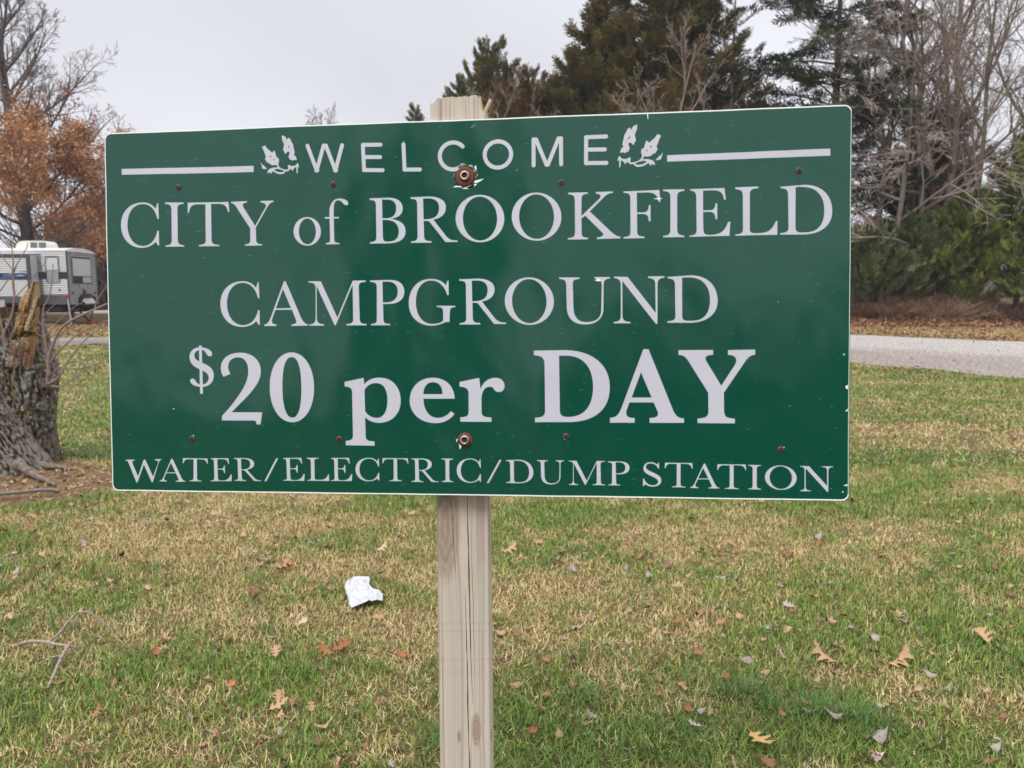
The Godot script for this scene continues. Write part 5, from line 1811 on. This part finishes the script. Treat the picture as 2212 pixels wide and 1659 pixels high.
	# stabilising legs and the silver prop
	for q in [[Vector3(0.05, 0.55, -0.55), Vector3(0.22, 0.04, -1.05)], [Vector3(0.05, 0.55, -1.6), Vector3(0.22, 0.04, -1.12)]]:
		var b := MB.new()
		b.tube(PackedVector3Array([q[0], q[1]]), PackedFloat32Array([0.035, 0.035]), 8, true)
		part("stabiliser_leg", b, M.black, root)
	var foot := MB.new()
	foot.box(Vector3(0.22, 0.03, -1.08), Vector3(0.16, 0.03, 0.18), Basis.IDENTITY, 0.01)
	part("foot_pad", foot, mat(0.3, 0.02, 0.02, 0.6), root)
	var prop := MB.new()
	prop.tube(PackedVector3Array([Vector3(0.0, 1.0, 0.08), Vector3(0.12, 0.0, 0.16)]), PackedFloat32Array([0.03, 0.03]), 10, true)
	part("prop", prop, mat(0.45, 0.45, 0.46, 0.35, 0.6), root)
	var jack := MB.new()
	jack.box(Vector3(0.02, 0.32, -0.08), Vector3(0.09, 0.32, 0.06))
	part("jack", jack, M.black, root)
	# wheels
	for wx in [-3.4, -4.25]:
		var wb := MB.new()
		wb.col = Color(0.02, 0.02, 0.02)
		wb.lathe([[0.2, -0.1], [0.33, -0.1], [0.345, -0.06], [0.345, 0.06], [0.33, 0.1], [0.2, 0.1]], 30, Vector3(wx, 0.345, -0.14), Basis(X, PI / 2))
		var wh := part("wheel", wb, M.plain, root)
		var rm := MB.new()
		rm.lathe([[0.205, 0.09], [0.17, 0.06], [0.06, 0.08], [0.0, 0.085]], 20, Vector3(wx, 0.345, -0.14), Basis(X, PI / 2))
		part("rim", rm, mat(0.5, 0.5, 0.5, 0.4, 0.5), wh)
	# air conditioner on the roof
	var ac := MB.new()
	var ap := PackedVector2Array([Vector2(-0.66, 0.0), Vector2(-0.6, 0.2), Vector2(-0.48, 0.31), Vector2(-0.3, 0.345), Vector2(0.45, 0.34), Vector2(0.56, 0.30), Vector2(0.62, 0.18), Vector2(0.65, 0.0)])
	ac.prism(ap, Vector3(-1.73, 3.0, -1.4), X, Vector3.UP, Z * 0.8)
	var acm := part("air_conditioner", ac, mat(0.68, 0.68, 0.63, 0.5), root)
	for q in [[-1.62, -1.28], [-1.22, -1.1], [-1.45, -1.37]]:
		for k in 9:
			var b := MB.new()
			var wide: float = 0.14 if q[0] < -1.5 else 0.10
			b.box(Vector3(q[0] if q[0] != -1.45 else -1.36, 3.07 + k * 0.025, -0.595), Vector3(wide if q[0] != -1.45 else 0.06, 0.007, 0.006))
			part("vent_slat", b, mat(0.09, 0.09, 0.09, 0.6), acm)
	# the yellow cord on the ground beneath
	var cb := MB.new()
	cb.col = Color(0.5, 0.36, 0.02)
	var cp := smooth_path(PackedVector3Array([Vector3(-1.3, 0.42, -0.5), Vector3(-0.9, 0.28, -0.1), Vector3(-0.4, 0.1, 0.3), Vector3(-0.1, 0.02, 0.7), Vector3(0.05, 0.02, 1.1)]), 6)
	var cr := PackedFloat32Array()
	for k in cp.size():
		cr.append(0.022)
	cb.tube(cp, cr, 6)
	var cord := part("yellow_hose", cb, M.plain, self)
	cord.position = Vector3(-18.1, 0, -30.7)
	tag(cord, "yellow hose running down to the ground under the travel trailer", "hose")
	# pale boards standing between stump and camper
	for q in [[-19.05, -29.0, 1.0, 0.1, 0.06, "pale wooden stake with a slanted top behind the stump, nearer the trailer's middle"], [-19.42, -29.1, 1.02, 0.13, 0.05, "pale wooden stake half out of view at the frame's left edge"]]:
		var b := MB.new()
		var lean := Basis(Vector3.BACK, 0.06)
		b.col = Color(0.40, 0.38, 0.36)
		b.prism(PackedVector2Array([Vector2(-q[3], -0.1), Vector2(q[3], -0.1), Vector2(q[3] * 0.9, q[2]), Vector2(-q[3] * 0.9, q[2] - 0.03)]), Vector3(0, 0, 0), lean.x, lean.y, Vector3.BACK * q[4])
		var s := part("wooden_stake", b, M.plain, self)
		s.position = Vector3(q[0], 0, q[1])
		tag(s, q[5], "stake", "pale stakes behind the stump")

# ------------------------------------------------------------------ trees and woods
func build_trees() -> void:
	var r := RandomNumberGenerator.new()
	r.seed = 91
	var greys := Color(0.22, 0.19, 0.17)
	# pin oak behind the camper: bare crown, brown leaves hanging on below
	var oo := bare_opts(Color(0.10, 0.085, 0.075), Color(0.17, 0.135, 0.12))
	oo.seg = [12, 7, 5, 4, 3]
	oo.kids = [40, 8, 6, 4, 0]
	oo.slope = 62.0
	oo.start = [0.13, 0.18, 0.2, 0.2, 0.0]
	oo.angle = [54.0, 36.0, 42.0, 44.0, 0.0]
	oo.ratio = [0.40, 0.46, 0.46, 0.5, 0.0]
	oo.shrink = [0.72, 0.6, 0.5, 0.4, 0.0]
	oo.wander = [0.04, 0.1, 0.14, 0.2, 0.22]
	oo.up = [0.02, 0.06, 0.07, 0.05, 0.02]
	oo.thin = [0.22, 0.45, 0.5, 0.5, 0.5]
	oo.fine = 0.009
	oo.leafy = 3
	var oak := bare_tree("oak_tree", "oak tree behind the trailer holding rusty brown leaves below a bare top", Vector3(-23.3, 0, -38), 16.5, 0.36, Vector3(-0.01, 0, 0), 402, oo)
	var where := []
	var tint := PackedColorArray()
	var patch := FastNoiseLite.new()
	patch.seed = 12
	patch.frequency = 0.35
	for t in oak.get_meta("tips"):
		var q: Vector3 = t[0]
		if q.y > 10.6 - 1.2 * patch.get_noise_3d(q.x * 3.0, q.y, q.z) or q.y < 2.6:
			continue
		if patch.get_noise_3dv(q * 1.6) < -0.14 + 0.3 * smooth(8.5, 11.0, q.y):
			continue
		if r.randf() < 0.16 + 0.78 * smooth(8.0, 10.6, q.y):
			continue
		for k in 2:
			var s := r.randf_range(0.75, 1.3)
			where.append(Transform3D(Basis(rv(r).normalized(), r.randf() * TAU).scaled(Vector3.ONE * s), q + rv(r) * 0.3))
			tint.append(Color(0.42, 0.20, 0.09).lerp(Color(0.62, 0.355, 0.175), r.randf()).lerp(Color(0.22, 0.075, 0.035), r.randf() * 0.45))
	oak.remove_meta("tips")
	var lb := MB.new()
	for k in 7:
		var o := rv(r) * 0.15
		var d := rv(r).normalized()
		var s := d.cross(rv(r)).normalized() * 0.035
		var v := r.randf_range(0.75, 1.2)
		lb.col = Color(v, v, v)
		lb.quad(lb.p(o), lb.p(o + d * 0.06 + s), lb.p(o + d * 0.13), lb.p(o + d * 0.05 - s))
	many("leaves", lb.mesh(), M.leaf, where, tint, oak)
	# cedars and a pine along the far side of the road
	var sp1 := spray(r, 0.45, 11)
	var sp2 := spray(r, 0.6, 9)
	var cedar := {"limbs": 120, "base": 0.05, "power": 0.5, "rag": 0.5, "angle": 0.6, "bend": 0.1, "dense": 22.0, "puff": 0.5, "lift": 0.45, "size": 0.42, "dark": Color(0.06, 0.075, 0.028), "light": Color(0.15, 0.15, 0.05), "bark": Color(0.10, 0.08, 0.065), "mesh": sp1, "bronze": 0.4}
	var fir := cedar.duplicate()
	fir.merge({"limbs": 150, "power": 0.48, "angle": 0.35, "dense": 21.0, "size": 0.5, "dark": Color(0.055, 0.07, 0.028), "light": Color(0.15, 0.15, 0.045), "bronze": 0.7, "mesh": sp2}, true)
	var lacy := cedar.duplicate()
	lacy.merge({"limbs": 90, "dense": 7.0, "power": 0.6, "angle": 0.15, "bend": 0.12, "size": 0.42, "dark": Color(0.025, 0.04, 0.022), "light": Color(0.05, 0.075, 0.035), "bronze": 0.1}, true)
	var pine := cedar.duplicate()
	pine.merge({"limbs": 85, "base": 0.12, "power": 0.55, "rag": 0.65, "angle": 0.15, "bend": -0.09, "dense": 22.0, "puff": 0.22, "lift": 0.1, "size": 0.55, "dark": Color(0.04, 0.065, 0.032), "light": Color(0.10, 0.135, 0.055), "bronze": 0.08, "mesh": sp2}, true)
	var bush := cedar.duplicate()
	bush.merge({"limbs": 95, "base": 0.02, "power": 0.55, "angle": 0.5, "dense": 15.0, "size": 0.42, "dark": Color(0.10, 0.15, 0.035), "light": Color(0.27, 0.33, 0.08), "bronze": 0.05}, true)
	var gloom := bush.duplicate()
	gloom.merge({"dark": Color(0.10, 0.135, 0.06), "light": Color(0.24, 0.285, 0.12)}, true)
	var row := "evergreens along the road"
	conifer("cedar_tree", "small distant cedar showing just left of the post top", Vector3(-6.27, 0, -52), 13.6, 2.4, cedar, 1, row)
	conifer("cedar_tree", "cedar with a thin double spire right of the post top", Vector3(-1.28, 0, -38), 13.1, 4.0, cedar, 2, row)
	conifer("cedar_tree", "shorter cedar spire leaning beside the thin double spire", Vector3(-2.5, 0, -41), 12.2, 3.2, cedar, 3, row)
	var bronze := cedar.duplicate()
	bronze.merge({"bronze": 1.3, "dense": 18.0, "light": Color(0.17, 0.12, 0.05)}, true)
	conifer("cedar_tree", "bronze brown cedar between the thin spire and the tall dark evergreen", Vector3(0.63, 0, -36.5), 11.5, 3.8, bronze, 4, row)
	conifer("cedar_tree", "rusty brown low cedar just right of the thin double spire", Vector3(-0.4, 0, -37), 10.9, 3.6, bronze, 24, row)
	conifer("cedar_tree", "shoulder high dark evergreen hugging the tall tip's left flank", Vector3(3.1, 0.1, -36), 12.2, 3.4, fir, 25, row)
	conifer("cedar_tree", "low bronze cedar just above the board behind the bare shrubs", Vector3(2.2, 0, -37), 11.3, 4.2, bronze, 14, row)
	conifer("cedar_tree", "tall dark evergreen with a narrow tip, left edge of the dark clump", Vector3(4.08, 0.2, -35), 14.8, 3.4, fir, 5, row)
	conifer("cedar_tree", "broad tall evergreen in the middle of the dark clump", Vector3(6.2, 0.3, -35.5), 18.0, 5.0, fir, 6, row)
	conifer("cedar_tree", "dense bronze green evergreen, right part of the dark clump", Vector3(8.2, 0.5, -36.5), 18.0, 4.6, fir, 7, row)
	conifer("larch_tree", "lacy thin evergreen against the sky right of the dark clump", Vector3(9.3, 0.6, -33.5), 14.4, 2.6, lacy, 8, row)
	conifer("pine_tree", "big pine with spreading boughs rising behind the board's right end", Vector3(14.0, 0.8, -35.5), 19.0, 5.2, pine, 9, row)
	conifer("pine_tree", "dark low evergreen standing behind the bare trees at the right", Vector3(19.6, 0.8, -37), 9.0, 3.4, fir, 10, row)
	conifer("cedar_bush", "bright green bushy cedar at the road's far verge, foremost one", Vector3(18.3, 0.1, -31.4), 4.7, 2.8, bush, 11, "low cedars on the verge")
	conifer("cedar_bush", "bright green taller cedar at the picture's right edge, behind the foremost", Vector3(20.6, 0.1, -31.6), 7.0, 2.8, bush, 12, "low cedars on the verge")
	conifer("cedar_bush", "dull green low cedar beside the board's right edge", Vector3(14.5, 0.1, -31.6), 3.3, 2.4, gloom, 13, "low cedars on the verge")
	conifer("cedar_bush", "dull green rounded cedar between the dull one and the bright ones", Vector3(16.4, 0.1, -31.8), 3.7, 2.3, gloom, 15, "low cedars on the verge")
	conifer("cedar_tree", "green cedar reaching in high at the right edge", Vector3(20.1, 0.6, -29.6), 11.8, 2.2, bush, 16, row)
	# evergreens behind the viewer: the photograph shows them only as dark shapes mirrored in the glossy board
	var back := gloom.duplicate()
	back.merge({"limbs": 70, "dense": 16.0, "size": 0.6}, true)
	var bg := "evergreens behind the viewer"
	var first := conifer("mirrored_evergreen", "tall dark evergreen seen only as the dark streak mirrored mid-board", Vector3(-4.9, 0, 13.5), 9.5, 1.8, back, 31, bg)
	var k_at := [Vector3(-7.6, 0, 17.5), Vector3(-0.6, 0, 16.0), Vector3(1.7, 0, 17.0), Vector3(4.0, 0, 16.0)]
	var k_say := ["dark evergreen mirrored left of the tall streak in the board", "low evergreen mirrored dark below the board's middle right", "low evergreen mirrored under the lettering's right half", "low evergreen mirrored dark along the board's right end"]
	for k in 4:
		var c := first.duplicate() as Node3D
		c.name = numbered("mirrored_evergreen")
		add_child(c)
		c.position = k_at[k]
		c.rotation.y = k * 1.1 + 0.4
		c.scale = [Vector3(0.8, 0.8, 0.8), Vector3(1.2, 0.46, 1.2), Vector3(1.3, 0.42, 1.3), Vector3(1.2, 0.47, 1.2)][k]
		tag(c, k_say[k], "tree", bg)
	# bare trees
	var bo := bare_opts(Color(0.18, 0.145, 0.115), Color(0.28, 0.225, 0.18))
	bo.fine = 0.007
	bo.kids = [13, 7, 5, 4, 0]
	var droop := bo.duplicate(true)
	droop.up = [0.06, -0.035, -0.06, -0.05, -0.03]
	droop.angle = [62.0, 40.0, 40.0, 40.0, 0.0]
	droop.kids = [15, 7, 5, 3, 0]
	droop.fine = 0.009
	droop.thin = [0.45, 0.55, 0.55, 0.55, 0.5]
	droop.start = [0.12, 0.15, 0.2, 0.2, 0.0]
	droop.ratio = [0.46, 0.55, 0.5, 0.45, 0.0]
	droop.bark = Color(0.24, 0.2, 0.165)
	droop.twig = Color(0.36, 0.30, 0.25)
	var bn := "bare trees by the road"
	bare_tree("bare_tree", "bare tree with long pale drooping branches over the board's right end", Vector3(17.4, 0.1, -32.3), 12.0, 0.18, Vector3(-0.06, 0, 0.02), 51, droop, 1, bn)
	bare_tree("bare_tree", "bare tree with drooping branches hard against the board's right edge", Vector3(15.6, 0.05, -32.2), 11.0, 0.15, Vector3(0.04, 0, 0.02), 57, droop, 1, bn)
	bare_tree("bare_tree", "many stemmed bare tree with upright grey trunks at the right", Vector3(17.9, 0.3, -32.6), 15.5, 0.2, Vector3(0.0, 0, 0), 52, bo, 4, bn)
	bare_tree("bare_tree", "bare tree whose trunk leans up to the right, near the picture's edge", Vector3(18.6, 0.2, -32.2), 15.0, 0.17, Vector3(0.38, 0, 0), 53, bo, 1, bn)
	bare_tree("bare_tree", "straight bare trunk in front of the pine", Vector3(14.9, 0.3, -32.6), 15.5, 0.17, Vector3(0.05, 0, 0), 54, bo, 1, bn)
	var shrub := bo.duplicate(true)
	shrub.kids = [9, 6, 4, 3, 0]
	shrub.start = [0.25, 0.2, 0.2, 0.2, 0.0]
	shrub.bark = Color(0.26, 0.21, 0.175)
	shrub.twig = Color(0.33, 0.26, 0.22)
	bare_tree("bare_tree", "slender bare tree in front of the tall dark evergreen", Vector3(4.4, 0, -30), 10.4, 0.1, Vector3(0.02, 0, 0), 61, shrub, 2, bn)
	bare_tree("bare_tree", "small bare tree in front of the bronze cedars", Vector3(2.5, 0, -31.5), 9.6, 0.09, Vector3(-0.05, 0, 0), 62, shrub, 2, bn)
	bare_tree("bare_tree", "bare tree between the dark clump and its slender neighbour", Vector3(5.9, 0.1, -31), 9.6, 0.09, Vector3(0.1, 0, 0), 63, shrub, 2, bn)
	# far bare trees whose tops show over the board
	var far_o := bo.duplicate(true)
	far_o.fine = 0.014
	far_o.kids = [13, 7, 5, 3, 0]
	far_o.bark = Color(0.17, 0.145, 0.135)
	far_o.twig = Color(0.24, 0.2, 0.19)
	var proto := bare_tree("far_tree", "distant bare tree whose top just clears the board, nearest the post", Vector3(-13.7, 0, -66), 14.6, 0.2, Vector3.ZERO, 71, far_o, 1, "distant bare trees")
	var far_says := ["distant bare tree top over the left part of the board", "second distant bare tree top over the board left of the post", "distant bare tree among the woods behind the trailer's rear", "distant bare tree at the trailer's rear, half behind the oak", "distant bare tree hidden mostly by the board's left half", "distant bare tree right behind the oak's crown"]
	var far_at := [Vector3(-25.5, 0, -75), Vector3(-17.3, 0, -70), Vector3(-30.5, 0, -60), Vector3(-27.5, 0, -55), Vector3(-21.0, 0, -68), Vector3(-36.0, 0, -58)]
	var far_s := [0.96, 0.98, 0.72, 0.66, 0.9, 0.9]
	for k in 6:
		var c := proto.duplicate() as Node3D
		c.name = numbered("far_tree")
		add_child(c)
		c.position = far_at[k]
		c.rotation.y = k * 1.3 + 0.5
		c.scale = Vector3.ONE * far_s[k]
		tag(c, far_says[k], "tree", "distant bare trees")
	for c in get_children():
		if c.has_meta("tips"):
			c.remove_meta("tips")

func build_woods() -> void:
	# a far off belt of leafless woodland, and brush at the feet of the roadside trees
	var r := RandomNumberGenerator.new()
	r.seed = 6
	var b := MB.new()
	for k in 46:
		var a := r.randf() * TAU
		var q := Vector3(cos(a), 0, sin(a)) * 0.3 * r.randf()
		var d := (Vector3.UP + rv(r) * Vector3(0.5, 0, 0.5)).normalized()
		var l := r.randf_range(0.5, 1.0)
		var v := r.randf_range(0.75, 1.2)
		b.col = Color(v, v, v)
		var pts := PackedVector3Array([q])
		for j in 3:
			d = (d + rv(r) * 0.22).normalized()
			pts.append(pts[j] + d * l / 3.0)
		b.tube(pts, PackedFloat32Array([0.012, 0.009, 0.006, 0.003]), 3)
		for j in 5:
			var e := pts[1 + r.randi() % 2].lerp(pts[2 + r.randi() % 2], r.randf())
			b.tube(PackedVector3Array([e, e + (d + rv(r) * 0.9).normalized() * r.randf_range(0.12, 0.32)]), PackedFloat32Array([0.005, 0.0025]), 3)
	var brush := b.mesh()
	var where := []
	var tint := PackedColorArray()
	for k in 900:
		var x := r.randf_range(-110.0, 110.0)
		var z := -r.randf_range(78.0, 100.0)
		var s := r.randf_range(2.6, 5.0)
		where.append(Transform3D(Basis(Vector3.UP, r.randf() * TAU).scaled(Vector3(s * 1.1, s, s * 1.1)), Vector3(x, 0, z)))
		tint.append(Color(0.17, 0.125, 0.105).lerp(Color(0.25, 0.19, 0.165), r.randf()))
	for k in 260:
		var x := r.randf_range(-90.0, 90.0)
		var s := r.randf_range(2.5, 4.5)
		where.append(Transform3D(Basis(Vector3.UP, r.randf() * TAU).scaled(Vector3(s * 1.2, s, s * 1.2)), Vector3(x, 0, r.randf_range(60.0, 75.0))))
		tint.append(Color(0.17, 0.125, 0.105).lerp(Color(0.25, 0.19, 0.165), r.randf()))
	for k in 420:
		var x := r.randf_range(-56.0, -22.0)
		var z := -r.randf_range(57.0, 70.0)
		var s := r.randf_range(5.0, 9.5) if x > -32.5 else r.randf_range(2.5, 4.5)
		where.append(Transform3D(Basis(Vector3.UP, r.randf() * TAU).scaled(Vector3(s, s, s)), Vector3(x, 0, z)))
		tint.append(Color(0.16, 0.115, 0.095).lerp(Color(0.24, 0.175, 0.15), r.randf()))
	many("distant_woods", brush, M.bark_far, where, tint, self, "brown leafless woodland far behind the trailer and the road", "woods")
	where = []
	tint = PackedColorArray()
	for k in 80:
		var x := 16.0 + r.randfn(0.0, 2.6)
		var z := -31.2 + r.randf_range(-0.9, 0.7) + 0.1 * (x - 17.0)
		var s := r.randf_range(0.4, 1.1)
		var bs := Basis(Vector3.UP, r.randf() * TAU) * Basis(Vector3.RIGHT, r.randf_range(-0.9, 0.9))
		where.append(Transform3D(bs.scaled(Vector3(s * 1.6, s, s * 1.6)), Vector3(x, height(x, z) - 0.05, z)))
		tint.append(Color(0.22, 0.13, 0.085).lerp(Color(0.40, 0.27, 0.19), r.randf()))
	many("undergrowth", brush, M.bark_far, where, tint, self, "reddish brown brush and brambles at the feet of the roadside trees", "brush")
